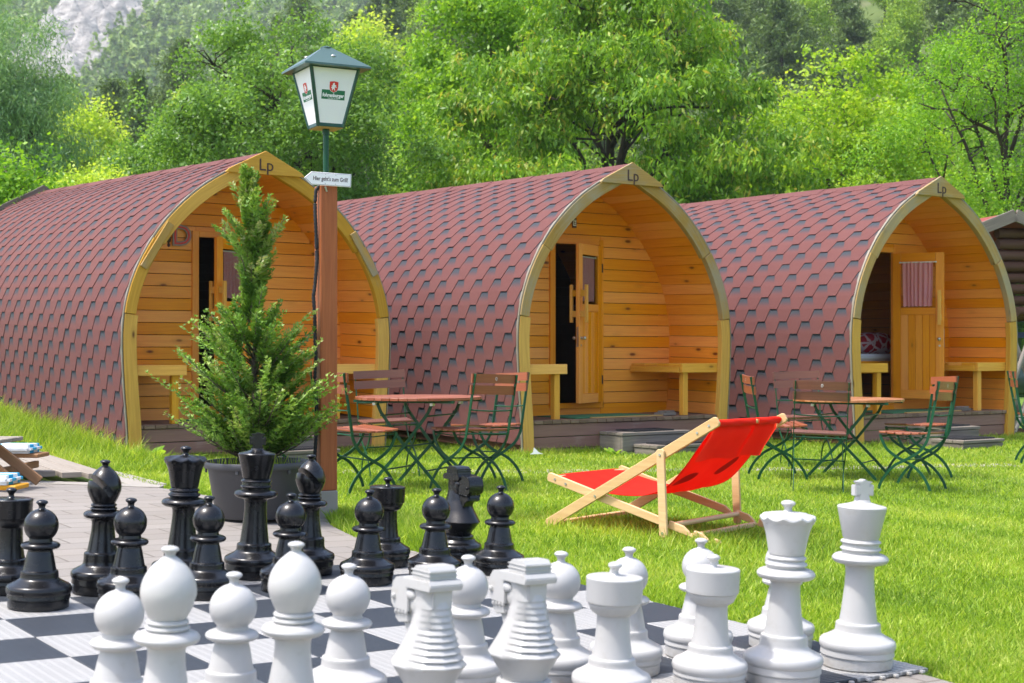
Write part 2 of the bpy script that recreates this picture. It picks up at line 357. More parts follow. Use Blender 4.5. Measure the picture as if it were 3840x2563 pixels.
# ------------------------------------------------------------------ the lie of the land
TH = R(35.4); CT, ST = math.cos(TH), math.sin(TH)
PODS = [((-3.75,14.10),.034),((.04,15.0),.021),((3.72,16.24),.012)]
def sstep(a,b,x):
    t=np.clip((x-a)/(b-a),0,1); return t*t*(3-2*t)
def gz(x,y):
    x=np.asarray(x,float); y=np.asarray(y,float)
    w=1-sstep(9.5,15,y); z=-.035*np.clip(x,-4,4.5)*w
    l=-ST*(x+3.75)+CT*(y-14.1); t=CT*(x+3.75)+ST*(y-14.1)
    z=z+np.clip(l,-.6,8)*.085*(1-sstep(-.5,.6,t))*(l>-.6)+.05*(1-sstep(-.5,.6,t))*sstep(-1.6,-.6,l)
    z=z+np.maximum(y-34,0)*.04*sstep(34,60,y)
    return z
def gzf(x,y): return float(gz(x,y))
def sheet(name, xs, ys, zf, mat):
    X,Y=np.meshgrid(xs,ys); Z=zf(X,Y); V=np.stack([X,Y,Z],-1).reshape(-1,3); nx=len(xs)
    i,j=np.meshgrid(np.arange(nx-1),np.arange(len(ys)-1)); a=(j*nx+i).ravel()
    F=np.stack([a,a+1,a+nx+1,a+nx],1); o=rawmesh(name,V,F,mat); o.data.shade_smooth(); return tag(o,kind='structure')
xs=np.concatenate([np.linspace(-700,-20,24),np.linspace(-18,-9,10),np.arange(-8.5,12,.25),np.linspace(13,22,10),np.linspace(25,700,24)])
ys=np.concatenate([[-40,-10,0,1.5],np.arange(2,26,.25),np.linspace(27,60,20),np.linspace(65,1200,30)])
sheet('ground',xs,ys,lambda x,y:gz(x,y)-.018,M['ground'])

# patio right-hand boundary (x as a function of y); the patio lies left of it
PB=[(2.0,3.0),(5.07,1.40),(7.38,-.26),(7.60,-.48),(8.1,-.86),(8.6,-1.06),(9.05,-1.15),(10.4,-2.42),(10.75,-2.75),(14.0,-4.57)]
def patio_x(y): return float(np.interp(y,[p[0] for p in PB],[p[1] for p in PB]))
def draped(name,ylo,yhi,xl,xr,dz,mat,step=.2,kind='structure'):
    b=MB(); n=int((yhi-ylo)/step)+1; yy=np.linspace(ylo,yhi,n+1)
    for a,c in zip(yy[:-1],yy[1:]):
        x0,x1=xl(a),xl(c); x2,x3=xr(c),xr(a); K=8
        for k in range(K):
            p=[(x0+(x3-x0)*k/K,a),(x0+(x3-x0)*(k+1)/K,a),(x1+(x2-x1)*(k+1)/K,c),(x1+(x2-x1)*k/K,c)]
            b.poly([(q[0],q[1],gzf(*q)+dz) for q in p])
    o=b.build(name,mat,fix=False); return tag(o,kind=kind)
draped('paving',2,10.62,lambda y:-9.,patio_x,.0,M['paver'])
# kerb of pale concrete slabs along the paving and the platform
def kerb():
    b=MB()
    pts=[(-9.0,10.72),(-2.70,10.48),(-1.95,9.95)]
    for (x0,y0),(x1,y1),w in ((pts[0],(-2.50,10.56),.16),((-2.62,10.66),(-4.75,14.4),.24)):
        L=math.hypot(x1-x0,y1-y0); n=int(L/.9); 
        for k in range(n):
            a=k/n; c=(k+1)/n-.012/L; p=(x0+(x1-x0)*a,y0+(y1-y0)*a); q=(x0+(x1-x0)*c,y0+(y1-y0)*c)
            b.bar((p[0],p[1],gzf(*p)-.025),(q[0],q[1],gzf(*q)-.025),w,.07)
    return tag(b.build('kerb',M['concrete'],bevel=.004),kind='structure')
kerb()
# sunk stone slabs of the garden path in the lawn
b=MB()
for x,y,l,w,a in [(-1.75,12.75,.8,.3,.08),(-.75,12.95,.95,.3,.05),(.25,13.1,.9,.3,.06),(1.2,13.3,.85,.3,.1),(2.25,13.5,.9,.3,.05),(3.3,13.7,.95,.3,.1),(4.35,13.95,.9,.3,.1),(-2.9,12.6,.6,.3,.1)]:
    b.box((x,y,gzf(x,y)-.034),(l,w,.05),a)
tag(b.build('path',M['concrete'],bevel=.006),kind='structure')

# weathered wooden platform left of the kerb
pl=MB(); rx=random.Random(3)
d=Vector((-2.13,3.74,0)).normalized(); sN=Vector((-d.y,d.x,0))*1.0  # planks run beside the kerb
o0=Vector((-2.98,10.62,0))
for k in range(26):
    p=o0+sN*(.165*k); y0=10.66; a=(y0-p.y)/d.y; q=p+d*max(a,-6); e=p+d*(a+3.9)
    zq=gzf(q.x,q.y)+.060; ze=gzf(e.x,e.y)*.7+.10
    pl.bar((q.x,q.y,zq+rx.uniform(-.003,.003)),(e.x,e.y,ze),.140,.04)
tag(pl.build('wooden_platform',M['greydeck'],bevel=.003),'low platform of weathered grey planks beside the paving','platform')

# ------------------------------------------------------------------ the three camping pods
PW=2.95; CX=PW/2
HALF=[(0,1.415),(.34,1.43),(.62,1.452),(.92,1.47),(1.25,1.475),(1.56,1.435),(1.86,1.335),(2.16,1.17),(2.42,.965),(2.66,.70),(2.84,.42),(3.05,.0)]
def catmull(P,n=8):
    P=[Vector(p) for p in P]; o=[]
    for i in range(len(P)-2):
        a,b_,c,d_=P[max(i-1,0)],P[i],P[i+1],P[min(i+2,len(P)-1)]
        for k in range(n):
            t=k/n; o.append(.5*((2*b_)+(c-a)*t+(2*a-5*b_+4*c-d_)*t*t+(3*b_-a-3*c+d_)*t**3))
    o.append(P[-2]); o.append(P[-1]); return o
CUR=catmull([(h,z) for z,h in HALF])       # (half width, height) from the foot to the apex
CL=[0]
for a_,b_ in zip(CUR[:-1],CUR[1:]): CL.append(CL[-1]+(b_-a_).length)
TOT=CL[-1]
def cur(s,off=0.):
    """point on the outline at arc length s, moved outwards by off -> (half width, z)"""
    s_=min(max(s,0),TOT); h=np.interp(s_,CL,[p.x for p in CUR]); z=np.interp(s_,CL,[p.y for p in CUR])
    e=.06; s0,s1=max(s_-e,0),min(s_+e,TOT)
    dx=np.interp(s1,CL,[p.x for p in CUR])-np.interp(s0,CL,[p.x for p in CUR]); dz=np.interp(s1,CL,[p.y for p in CUR])-np.interp(s0,CL,[p.y for p in CUR])
    L=math.hypot(dx,dz); return float(h+off*dz/L), float(z-off*dx/L)
def s_at(z): return float(np.interp(z,[p.y for p in CUR],CL))
def half_at(z,off):
    best=0
    for k in range(120):
        h,zz=cur(TOT*k/119,off)
        if zz<=z: best=h
    return best
def shingles(L,rise,seed):
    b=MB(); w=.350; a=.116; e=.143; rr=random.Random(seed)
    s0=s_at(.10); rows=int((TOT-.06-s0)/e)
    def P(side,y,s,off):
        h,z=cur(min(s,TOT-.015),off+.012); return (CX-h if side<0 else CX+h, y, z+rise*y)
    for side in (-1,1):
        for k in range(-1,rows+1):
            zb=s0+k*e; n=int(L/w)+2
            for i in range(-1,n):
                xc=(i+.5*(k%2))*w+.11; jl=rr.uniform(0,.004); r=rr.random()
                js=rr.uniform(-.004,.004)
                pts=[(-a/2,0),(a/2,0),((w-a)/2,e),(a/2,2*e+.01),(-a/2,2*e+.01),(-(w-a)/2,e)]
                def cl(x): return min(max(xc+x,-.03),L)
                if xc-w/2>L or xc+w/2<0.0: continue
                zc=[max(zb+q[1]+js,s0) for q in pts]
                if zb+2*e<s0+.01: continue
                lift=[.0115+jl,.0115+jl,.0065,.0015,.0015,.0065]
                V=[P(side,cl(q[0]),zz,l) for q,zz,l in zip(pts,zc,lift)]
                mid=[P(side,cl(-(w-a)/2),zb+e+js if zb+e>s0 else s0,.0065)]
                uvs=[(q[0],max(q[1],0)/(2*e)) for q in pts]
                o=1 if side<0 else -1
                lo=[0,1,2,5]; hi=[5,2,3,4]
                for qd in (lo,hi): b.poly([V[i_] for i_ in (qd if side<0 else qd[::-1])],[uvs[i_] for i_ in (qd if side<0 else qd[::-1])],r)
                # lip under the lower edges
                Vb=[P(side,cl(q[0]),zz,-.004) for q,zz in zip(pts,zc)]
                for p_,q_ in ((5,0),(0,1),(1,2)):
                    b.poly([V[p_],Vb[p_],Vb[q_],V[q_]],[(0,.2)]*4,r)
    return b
def pod(idx, label, arch, gapang, openang, seed):
    (X0,D0),rise=PODS[idx]; rr=random.Random(seed); L=6.95
    root=empty('camping_pod',(X0,D0,0),TH,label,'camping cabin','arched wooden camping cabins in a row')
    # roof body under the shingles: closed shell
    sh=MB(); K=36; S=[s_at(.02)+(TOT-s_at(.02))*k/K for k in range(K+1)]
    for side in (-1,1):
        for k in range(K):
            (h0,z0),(h1,z1)=cur(S[k]),cur(S[k+1]); x0,x1=CX+side*h0,CX+side*h1
            sh.poly([(x0,-.03,z0),(x0,L,z0+rise*L),(x1,L,z1+rise*L),(x1,-.03,z1)])
    back=[(CX-cur(s)[0],L,cur(s)[1]+rise*L) for s in S]+[(CX+cur(s)[0],L,cur(s)[1]+rise*L) for s in S[::-1][1:]]
    sh.poly(back); sh.build('roof_shell',M['darkwood'],root,fix=False)
    shingles(L,rise,seed).build('shingle_roof',M['shingle'],root,fix=False)
    rc=MB(); y=-.03
    while y<L-.05:
        y1=min(y+.86,L)
        for side in (-1,1):
            q=[(TOT-.17,.0165),(TOT,.020)]
            pts=[]
            for (s,of),yy in ((q[0],y),(q[0],y1),(q[1],y1),(q[1],y)):
                h,z=cur(s,0); h=h if s<TOT else 0; lift=.020+(.006 if yy==y else 0)
                pts.append((CX+side*(h),yy,z+lift+rise*yy))
            rc.poly(pts,[(0,.1)]*4,rr.random())
            h,z=cur(TOT-.17,0); rc.poly([(CX+side*h,y,z+.026+rise*y),(CX+side*h,y1,z+.020+rise*y1),(CX+side*h,y1,z+.006+rise*y1),(CX+side*h,y,z+.006+rise*y)],[(0,.1)]*4,.5)
        y=y1
    rc.build('ridge_cap',M['ridge'],root,fix=False)
    # boarded vault inside
    va=MB(); e=.128; s=s_at(.33)
    while s<TOT-.04:
        s1=min(s+e-.005,TOT-.02); r=rr.random()
        for side in (-1,1):
            r=rr.random(); (h0,z0),(h1,z1)=cur(s,-.075),cur(s1,-.075); (g0,w0),(g1,w1)=cur(s,-.05),cur(s1,-.05)
            yy=[.02,2.6,L-.05]
            for ya,yb in zip(yy[:-1],yy[1:]):
                A=[(CX+side*h0,ya,z0+rise*ya),(CX+side*h0,yb,z0+rise*yb),(CX+side*h1,yb,z1+rise*yb),(CX+side*h1,ya,z1+rise*ya)]
                B=[(CX+side*g0,ya,w0+rise*ya),(CX+side*g0,yb,w0+rise*yb),(CX+side*g1,yb,w1+rise*yb),(CX+side*g1,ya,w1+rise*ya)]
                o=rr.random()*9; u=[(ya+o,0),(yb+o,0),(yb+o,.125),(ya+o,.125)]
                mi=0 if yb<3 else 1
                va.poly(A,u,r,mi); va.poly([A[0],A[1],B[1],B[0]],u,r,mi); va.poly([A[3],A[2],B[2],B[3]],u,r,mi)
        s+=e
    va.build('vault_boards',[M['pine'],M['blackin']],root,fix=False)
    # dark sheathing behind the board joints
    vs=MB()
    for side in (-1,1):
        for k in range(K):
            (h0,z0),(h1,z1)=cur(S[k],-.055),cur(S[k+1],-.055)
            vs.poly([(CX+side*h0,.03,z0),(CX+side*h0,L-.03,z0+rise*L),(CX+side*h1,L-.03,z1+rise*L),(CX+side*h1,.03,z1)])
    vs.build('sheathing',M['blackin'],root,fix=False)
    # door wall
    wa=MB(); z=.335; pitch=.1275; yb=.90; ox0,ox1,oz0,oz1=1.175,1.80,.47,2.26
    while z<2.98:
        z1=min(z+pitch-.006,2.985); zm=(z+z1)/2; hw=half_at(zm,-.04)
        segs=[(CX-hw,CX+hw)]
        if z1>oz0-.02 and z<oz1+.02: segs=[(CX-hw,ox0-.03),(ox1+.03,CX+hw)]
        for a,c in segs:
            if c-a>.03: wa.b2(a,c,yb,yb+.028,z,z1)
        if len(segs)>1:
            if z1>oz1+.05: wa.b2(ox0-.028,ox1+.028,yb+.001,yb+.027,max(z,oz1+.01),z1)
            if z<oz0-.05: wa.b2(ox0-.028,ox1+.028,yb+.001,yb+.027,z,min(z1,oz0-.01))
        z+=pitch
    wa.build('door_wall',M['pine'],root,bevel=.003)
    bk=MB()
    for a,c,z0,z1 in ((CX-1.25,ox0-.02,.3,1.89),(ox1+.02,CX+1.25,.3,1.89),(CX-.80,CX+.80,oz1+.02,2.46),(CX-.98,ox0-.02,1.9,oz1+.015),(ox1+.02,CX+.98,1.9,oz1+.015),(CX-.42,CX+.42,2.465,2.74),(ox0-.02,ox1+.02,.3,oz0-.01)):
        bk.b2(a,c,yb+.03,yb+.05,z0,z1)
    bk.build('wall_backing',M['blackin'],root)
    fr=MB()
    for a,c,z0,z1 in ((ox0-.075,ox0,oz0-.06,oz1+.065),(ox1,ox1+.065,oz0-.06,oz1+.065)): fr.b2(a,c,yb-.022,yb+.03,z0,z1)
    fr.b2(ox0+.001,ox1-.001,yb-.022,yb+.03,oz1,oz1+.065); fr.b2(ox0+.001,ox1-.001,yb-.03,yb+.03,oz0-.06,oz0)
    fr.build('door_frame',M['pine'],root,bevel=.004)
    # terrace floor and front planks
    fl=MB(); x=.10
    while x<2.84:
        fl.b2(x,x+.112,-.03+rr.uniform(-.006,.006),.90,.300,.338+rr.uniform(-.002,.002)); x+=.118
    fl.build('terrace_deck',M['decktop'],root,bevel=.003)
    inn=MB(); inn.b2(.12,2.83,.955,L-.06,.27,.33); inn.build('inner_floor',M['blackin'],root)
    sk=MB()
    for z0,z1,x0,x1 in ((.168,.294,.13,2.82),(.045,.160,.22,2.73),(-.10,.037,.13,2.82)): sk.b2(x0,x1,-.012,.03,z0,z1)
    sk.b2(.13,.212,-.004,.03,.045,.16); sk.b2(2.738,2.82,-.004,.03,.045,.16)
    sk.build('front_plank',M['deckbrown'],root,bevel=.003)
    # arch boards in three lengths a side, drip edge, gable board
    cuts=[s_at(-.0),s_at(1.42),s_at(2.16),TOT-.05]
    for side in (-1,1):
        for k in range(3):
            a,c=cuts[k]+.003,cuts[k+1]-.003; n=max(2,int((c-a)/.09)); ab=MB()
            y0,y1=(-.058,.012) if k!=1 else (-.066,.008)
            th=.135 if k==0 else .130; ring=[]
            base=len(ab.v); off=rr.random()*10; r=rr.random()
            for i in range(n+1):
                s=a+(c-a)*i/n; (ho,zo),(hi,zi)=cur(s,-.004 if k!=1 else .002),cur(s,-th+.02*(k==1))
                for h,z_,yy in ((ho,zo,y0),(hi,zi,y0),(hi,zi,y1),(ho,zo,y1)): ab.v.append((CX+side*h,yy,z_))
            for i in range(n):
                u0,u1=a+(c-a)*i/n+off,a+(c-a)*(i+1)/n+off; q=base+i*4
                for j,(w0,w1) in enumerate(((0,.14),(.2,.29),(.3,.44),(.5,.59))):
                    j2=(j+1)%4; ab.face((q+j,q+j2,q+4+j2,q+4+j),[(u0,w0),(u0,w1),(u1,w1),(u1,w0)],r)
            ab.face([base+j for j in range(4)],[(off,0),(off+.1,0),(off+.1,.1),(off,.1)],r); ab.face([base+n*4+j for j in range(4)],[(off,0),(off+.1,0),(off+.1,.1),(off,.1)],r)
            ab.build('arch_board',M['archgrey'] if (arch and k>0) else M['arch'],root,bevel=.004)
        dr=MB(); n=44; pts=[cur(s_at(.02)+(TOT-.06-s_at(.02))*i/n,.016) for i in range(n+1)]
        for (h0,z0),(h1,z1) in zip(pts[:-1],pts[1:]):
            for oo in (0,):
                x0,x1=CX+side*h0,CX+side*h1
                dr.poly([(x0,-.052,z0),(x0,-.024,z0+.002),(x1,-.024,z1+.002),(x1,-.052,z1)])
                dr.poly([(x0,-.052,z0),(x1,-.052,z1),(CX+side*(h1-.012),-.052,z1-.010),(CX+side*(h0-.012),-.052,z0-.010)])
        dr.build('drip_edge',M['metalstrip'],root,fix=False)
    gb=MB(); gb.prism([(-.44,2.845),(.44,2.845),(.40,2.885),(.0,3.085),(-.40,2.885)],.03,Matrix.Translation((CX,-.084,0)),r=.4)
    g=gb.build('gable_board',M['archgrey'] if arch else M['arch'],root,bevel=.003)
    glyph('Lp',g,(CX,-.1005,2.935),.125,M['ink'],'lettering',extr=.0025,thin=True)
    if idx==0:   # loose battens nailed over the joints
        for side in (-1,1):
            bt=MB(); a=s_at(1.88); c=s_at(2.33); p=cur(a,-.045); q=cur(c,-.045)
            bt.bar((CX+side*p[0],-.08,p[1]),(CX+side*q[0],-.08,q[1]),.025,.075,up=(side,0,.6)); bt.build('batten',M['archgrey'],root,bevel=.003)
    # rear arch board
    ra=MB()
    for side in (-1,1):
        for i in range(30):
            a,c=TOT*i/30,TOT*(i+1)/30; (h0,z0),(h1,z1)=cur(a,.075),cur(c,.075); (g0,w0),(g1,w1)=cur(a,-.12),cur(c,-.12)
            if i==29: h1=g1=0; z1=3.15
            q=[(CX+side*h0,z0),(CX+side*h1,z1),(CX+side*g1,w1),(CX+side*g0,w0)]
            for yy in (L,L+.12): ra.poly([(x,yy,z_+rise*L) for x,z_ in q],[(i*.1,0),(i*.1+.1,0),(i*.1+.1,.15),(i*.1,.15)])
            ra.poly([(q[0][0],L,q[0][1]+rise*L),(q[1][0],L,q[1][1]+rise*L),(q[1][0],L+.12,q[1][1]+rise*L),(q[0][0],L+.12,q[0][1]+rise*L)])
    ra.build('rear_arch_board',M['greywood'],root,fix=False)
    # benches
    for side,x0,x1 in ((-1,.095,.675),(1,2.285,2.855)):
        bn=MB(); 
        for y0,y1 in ((.06,.255),(.263,.455),(.463,.655),(.663,.895)): bn.b2(x0+.004,x1-.004,y0,y1,.885,.915)
        bn.b2(x0,x1,.015,.055,.815,.918); xi=x1-.0 if side<0 else x0
        bn.b2(xi-.02,xi+.02,.057,.895,.815,.883)
        bo=bn.build('bench',M['bench'],root,bevel=.004)
        lg=MB(); lx=.575 if side<0 else 2.375; lg.b2(lx-.036,lx+.036,.06,.13,.339,.885); lg.build('bench_leg',M['bench'],bo,bevel=.004)
    # door leaf: frame, panel, window, handle, knob
    hinge=empty('door',(1.795,yb-.01,0),openang); link_child(hinge,root)
    lf=MB(); W_=.61; T=.042
    def lb(x0,x1,z0,z1,y0=0.,y1=T,r=None): lf.b2(-x1,-x0,y0-T,y1-T,z0,z1,r)
    lb(0,.095,.475,2.25); lb(W_-.095,W_,.475,2.25); lb(.097,W_-.097,2.13,2.25); lb(.097,W_-.097,.475,.58); lb(.097,W_-.097,1.50,1.58)
    x=.097
    while x<W_-.1: lb(x,min(x+.082,W_-.097),.582,1.498,.010,.030); x+=.086
    lf.build('leaf',M['pine'],hinge,bevel=.003)
    pn=MB(); pn.b2(-(W_-.098),-.098,-.028,-.022,1.583,2.127); pn.build('window_pane',M['glass'],hinge)
    hd=MB()
    for sy in (-1,1):
        yy=-T-.001 if sy<0 else .001
        hd.b2(-(W_-.02),-(W_-.055),min(yy,yy+sy*.055),max(yy,yy+sy*.055),1.43,1.50); hd.b2(-(W_-.02),-(W_-.055),min(yy,yy+sy*.055),max(yy,yy+sy*.055),1.66,1.73)
        hd.b2(-(W_-.017),-(W_-.058),min(yy+sy*.054,yy+sy*.085),max(yy+sy*.054,yy+sy*.085),1.37,1.79)
    hd.build('door_handle',M['bench'],hinge,bevel=.004)
    kn=MB()
    for sy in (-1,1):
        yy=-T if sy<0 else 0
        kn.tube([(-(W_-.048),yy,1.20),(-(W_-.048),yy+sy*.03,1.20)],[.018,.012],12); kn.sphere((-(W_-.048),yy+sy*.042,1.20),.021,12,8)
        kn.tube([(-(W_-.048),yy,1.12),(-(W_-.048),yy+sy*.006,1.12)],[.012,.012],10)
    kn.b2(-W_-.002,-W_+.004,-T+.008,-.008,1.10,1.32)
    kn.build('door_knob',M['steel'],hinge,smooth=40)
    hg=MB()
    for zz in (.68,1.95): hg.tube([(.006,-T-.004,zz),(.006,-T-.004,zz+.10)],.009,8)
    hg.build('hinge',M['ink'],hinge)
    return root,hinge
def link_child(o,parent):
    o.parent=parent; KIDS.setdefault(parent.name,[]).append(o)
def glyph(txt,parent,loc,size,mat,name,extr=.002,thin=False,rot=None,bold=0.,align='CENTER',shear=0,sx=1.):
    cu=bpy.data.curves.new(name,'FONT'); cu.body=txt; cu.size=size/.72; cu.extrude=extr; cu.align_x=align; cu.align_y='CENTER'; cu.offset=bold; cu.shear=shear
    cu.resolution_u=3
    ob=bpy.data.objects.new('tmp',cu); COL.objects.link(ob); dg=bpy.context.evaluated_depsgraph_get()
    me=bpy.data.meshes.new_from_object(ob.evaluated_get(dg)); bpy.data.objects.remove(ob)
    me.name=name; me.materials.clear(); me.materials.append(mat)
    o=bpy.data.objects.new(name,me); link(o,parent)
    o.matrix_basis=Matrix.Translation(loc)@(rot or Matrix.Rotation(R(90),4,'X'))@Matrix.Diagonal((sx,1,1,1)); return o
def podM(idx,x,y,z,rz=0):
    (X0,D0),_=PODS[idx]; return Matrix.Translation((X0,D0,0))@Matrix.Rotation(TH,4,'Z')@Matrix.Translation((x,y,z))@Matrix.Rotation(rz,4,'Z')
podA,dA=pod(0,'camping cabin at the left with a red letter D, behind the potted conifer',False,0,R(24),21)
podB,dB=pod(1,'middle camping cabin with a small E plaque above its door, behind the red deck chair',True,0,R(27),22)
podC,dC=pod(2,'camping cabin at the right with its door wide open showing a bed and checked curtain',True,0,R(117),23)

def curtain(M4,w,h,label,rod=True,amp=.012,seed=0):
    b=MB(); n=60; rr=random.Random(seed); ph=rr.random()*6; V=[]
    for j in range(9):
        t=j/8; z=-h*t
        for i in range(n+1):
            u=i/n; ww=w*(1-.06*t+.02*math.sin(t*3)); x=(u-.5)*ww; f=amp*(.55+.45*t)*(math.sin(u*44+ph+1.1*math.sin(u*9))+.4*math.sin(u*17+2*t+ph))
            V.append((x,f,z+.004*math.sin(u*44)*t))
    b.v=V
    for j in range(8):
        for i in range(n):
            a=j*(n+1)+i; b.face((a,a+1,a+n+2,a+n+1),[(i/n*w*1.35,j/8*h),((i+1)/n*w*1.35,j/8*h),((i+1)/n*w*1.35,(j+1)/8*h),(i/n*w*1.35,(j+1)/8*h)])
    root=empty('curtain',label=label,cat='curtain',group='checked door curtains'); b.build('cloth',M['check'],root,smooth=180,fix=False)
    r=MB(); r.tube([(-w/2-.03,0,-.006),(w/2+.03,0,-.006)],.007,8); r.sphere((-w/2-.035,0,-.006),.011,8,6); r.sphere((w/2+.035,0,-.006),.011,8,6)
    r.build('curtain_rod',M['paper'],root,smooth=60); root.matrix_world=M4; return root
def leafM(i,ang,x,y,z): return podM(i,1.795,.89,0,ang)@Matrix.Translation((x,y,z))
# closed-side doors: curtain behind the glass, seen through; here hung just in front of the dark pane
curtain(leafM(0,R(24),-.305,-.010,2.115),.33,.50,'red checked curtain in the window of the left cabin door, half hidden by the conifer',amp=.004,seed=1)
curtain(leafM(1,R(27),-.305,-.010,2.115),.33,.50,'red checked curtain in the window of the middle cabin door',amp=.004,seed=2)
curtain(leafM(2,R(117),-.31,.03,2.14),.36,.54,'large gathered red checked curtain on the wide open right cabin door',amp=.012,seed=3)
# things on the cabins
def at_pod(o,i,x,y,z,rz=0): o.matrix_world=podM(i,x,y,z,rz); return o
e_=empty('letter_sign',label='red and grey wooden letter D on the wall of the left cabin',cat='letter sign')
glyph('D',e_,(0,-.012,0),.215,plain('letter_grey',(.30,.25,.27),.8,0,.15,60,.3),'letter_face',extr=.010,bold=.010)
glyph('D',e_,(0,-.024,0),.208,M['signred'],'letter_inlay',extr=.002,bold=-.004)
at_pod(e_,0,.975,.885,2.255)
e_=empty('letter_plaque',label='small black and white plaque with the letter E above the middle cabin door',cat='plaque')
b=MB(); b.b2(-.028,.028,-.008,0,-.055,.055); b.build('plate',M['ink'],e_)
b=MB(); b.b2(-.021,.021,-.010,-.0081,-.034,.034); b.build('white_field',M['paper'],e_); glyph('E',e_,(0,-.0112,0),.05,M['ink'],'letter',extr=.0005,bold=.001)
at_pod(e_,1,1.44,.885,2.50)
# wrought iron lantern inside the left arch
e_=empty('wall_lamp',label='small black iron lamp under the left side of the left cabin arch',cat='wall lamp')
b=MB(); b.tube([(0,.0,.09),(.0,-.03,.10),(.0,-.05,.06)],.006,6); b.lathe([(.004,.05),(.016,.045),(.012,.02),(.026,.0),(.022,-.03),(.008,-.05),(.016,-.062),(.014,-.08),(.003,-.09)],14,(0,-.05,0)); b.build('lamp_body',M['ink'],e_,smooth=40)
b=MB(); b.tube([(-.16,-.05,.01),(-.16,-.05,-.10)],[.02,.014],10); b.build('bell',M['ink'],e_)
at_pod(e_,0,.62,.40,2.19)

for i,lab in ((0,'green turf mat on the left cabin terrace, mostly behind the conifer'),(1,'green turf mat on the middle cabin terrace'),(2,'green turf mat on the right cabin terrace')):
    e_=empty('doormat',label=lab,cat='doormat',group='green mats on the cabin terraces'); b=MB(); b.b2(-.60,.60,0,.66,.0,.008); b.build('turf',M['matgreen'],e_)
    b=MB(); b.b2(-.40,.62,-.045,-.003,.0,.012); b.build('edge_strip',M['tan'],e_); at_pod(e_,i,1.42,.09,.3405,R(2))
for i,lab in ((1,'small grey wooden block beside the turf mat of the middle cabin'),(2,'small grey wooden block beside the turf mat of the right cabin')):
    b=MB(); b.box((0,0,.016),(.22,.14,.03),.2); b.box((.015,.0,.042),(.20,.11,.02),.35); o=b.build('wood_block',M['greywood'],bevel=.003); tag(o,lab,'wood block','wooden blocks on the terraces'); at_pod(o,i,2.16,.16,.341)

# black ring mats and steps
def ringmat():
    b=MB(); w,d=.56,.30; nx,ny=22,12
    for k in range(nx+1): b.b2(-w/2+w*k/nx-.004,-w/2+w*k/nx+.004,-d/2,d/2,0,.016)
    for k in range(ny+1): b.b2(-w/2,w/2,-d/2+d*k/ny-.004,-d/2+d*k/ny+.004,.0005,.0155)
    return b.build('rubber_mat',M['rubber'],fix=False)
RM=ringmat(); rm_used=False
def steps(i,spec,lab,matlabs):
    global rm_used
    root=empty('cabin_steps',(0,0,0),0,lab,'steps','wooden steps in front of the cabins')
    (X0,D0),_=PODS[i]; root.matrix_world=podM(i,0,0,0)
    for (x0,x1,y0,y1,z1),ml in zip(spec,matlabs):
        b=MB(); z0=-.16; h=(z1-.035-z0)/2
        for q in (0,1):
            za,zb=z0+h*q,z0+h*(q+1)-.004
            b.b2(x0,x1,y0,y0+.035,za,zb); b.b2(x0,x0+.034,y0+.037,y1,za,zb); b.b2(x1-.034,x1,y0+.037,y1,za,zb)
        k=x0-.01
        n=3
        for q in range(n):
            ya=y0-.012+(y1-y0+.012)*q/n; yb=y0-.012+(y1-y0+.012)*(q+1)/n-.006; b.b2(x0-.01,x1+.01,ya,yb,z1-.033,z1)
        b.build('step',M['greywood'],root,bevel=.004)
        if ml:
            o=RM if not rm_used else RM.copy()
            if rm_used: link(o)
            rm_used=True; tag(o,ml,'rubber mat','black ring mats on the steps'); o.matrix_world=podM(i,(x0+x1)/2,(y0+y1)/2-.01,z1+.001,R(2))
steps(0,[(1.15,1.85,-.42,-.016,.20),(1.25,1.9,-.85,-.43,.09)],'weathered steps of the left cabin, half hidden behind the potted conifer and post',['black ring mat on the upper step of the left cabin','black ring mat on the lower step of the left cabin'])
steps(1,[(1.08,2.0,-.40,-.016,.205),(1.22,2.05,-.78,-.41,.085)],'weathered grey steps of the middle cabin behind the deck chair',['black ring mat on the upper step of the middle cabin','black ring mat on the lower step of the middle cabin'])
steps(2,[(.95,1.62,-.50,-.016,.20),(.76,1.46,-.94,-.51,.085)],'pale weathered steps of the right cabin behind the green folding chairs',['black ring mat on the upper step of the right cabin','black ring mat on the lower step of the right cabin'])

# bed, pillow seen through the open door of the right cabin
bd=empty('bed',label='bunk with a pale sheet inside the open right cabin',cat='bed'); b=MB()
b.b2(-.70,.70,.0,1.6,.86,.93); b.b2(-.70,.70,.0,.03,.78,.86); b.build('bed_board',M['pine'],bd,bevel=.006)
b=MB(); b.b2(-.68,.68,.01,1.58,.932,1.02); b.build('mattress',M['sheet'],bd,bevel=.03,seg=3,smooth=60)
b=MB(); b.b2(-.69,-.63,.03,.09,.335,.78); b.build('bunk_leg',M['pine'],bd); at_pod(bd,2,2.08,1.22,0)
b=MB(); b.sphere((0,0,0),1,28,18)
for k,(x,y,z) in enumerate(b.v):
    p=lambda t:math.copysign(abs(t)**.55,t); b.v[k]=(.36*p(x)*(1-.1*abs(z)),.20*p(y),.145*p(z)*(1-.35*x*x)*(1-.3*y*y))
o=b.build('pillow',M['pillow'],smooth=180); tag(o,'red pillow with white star and snowflake pattern on the cabin bed','pillow'); at_pod(o,2,2.22,1.62,1.15,R(-4))

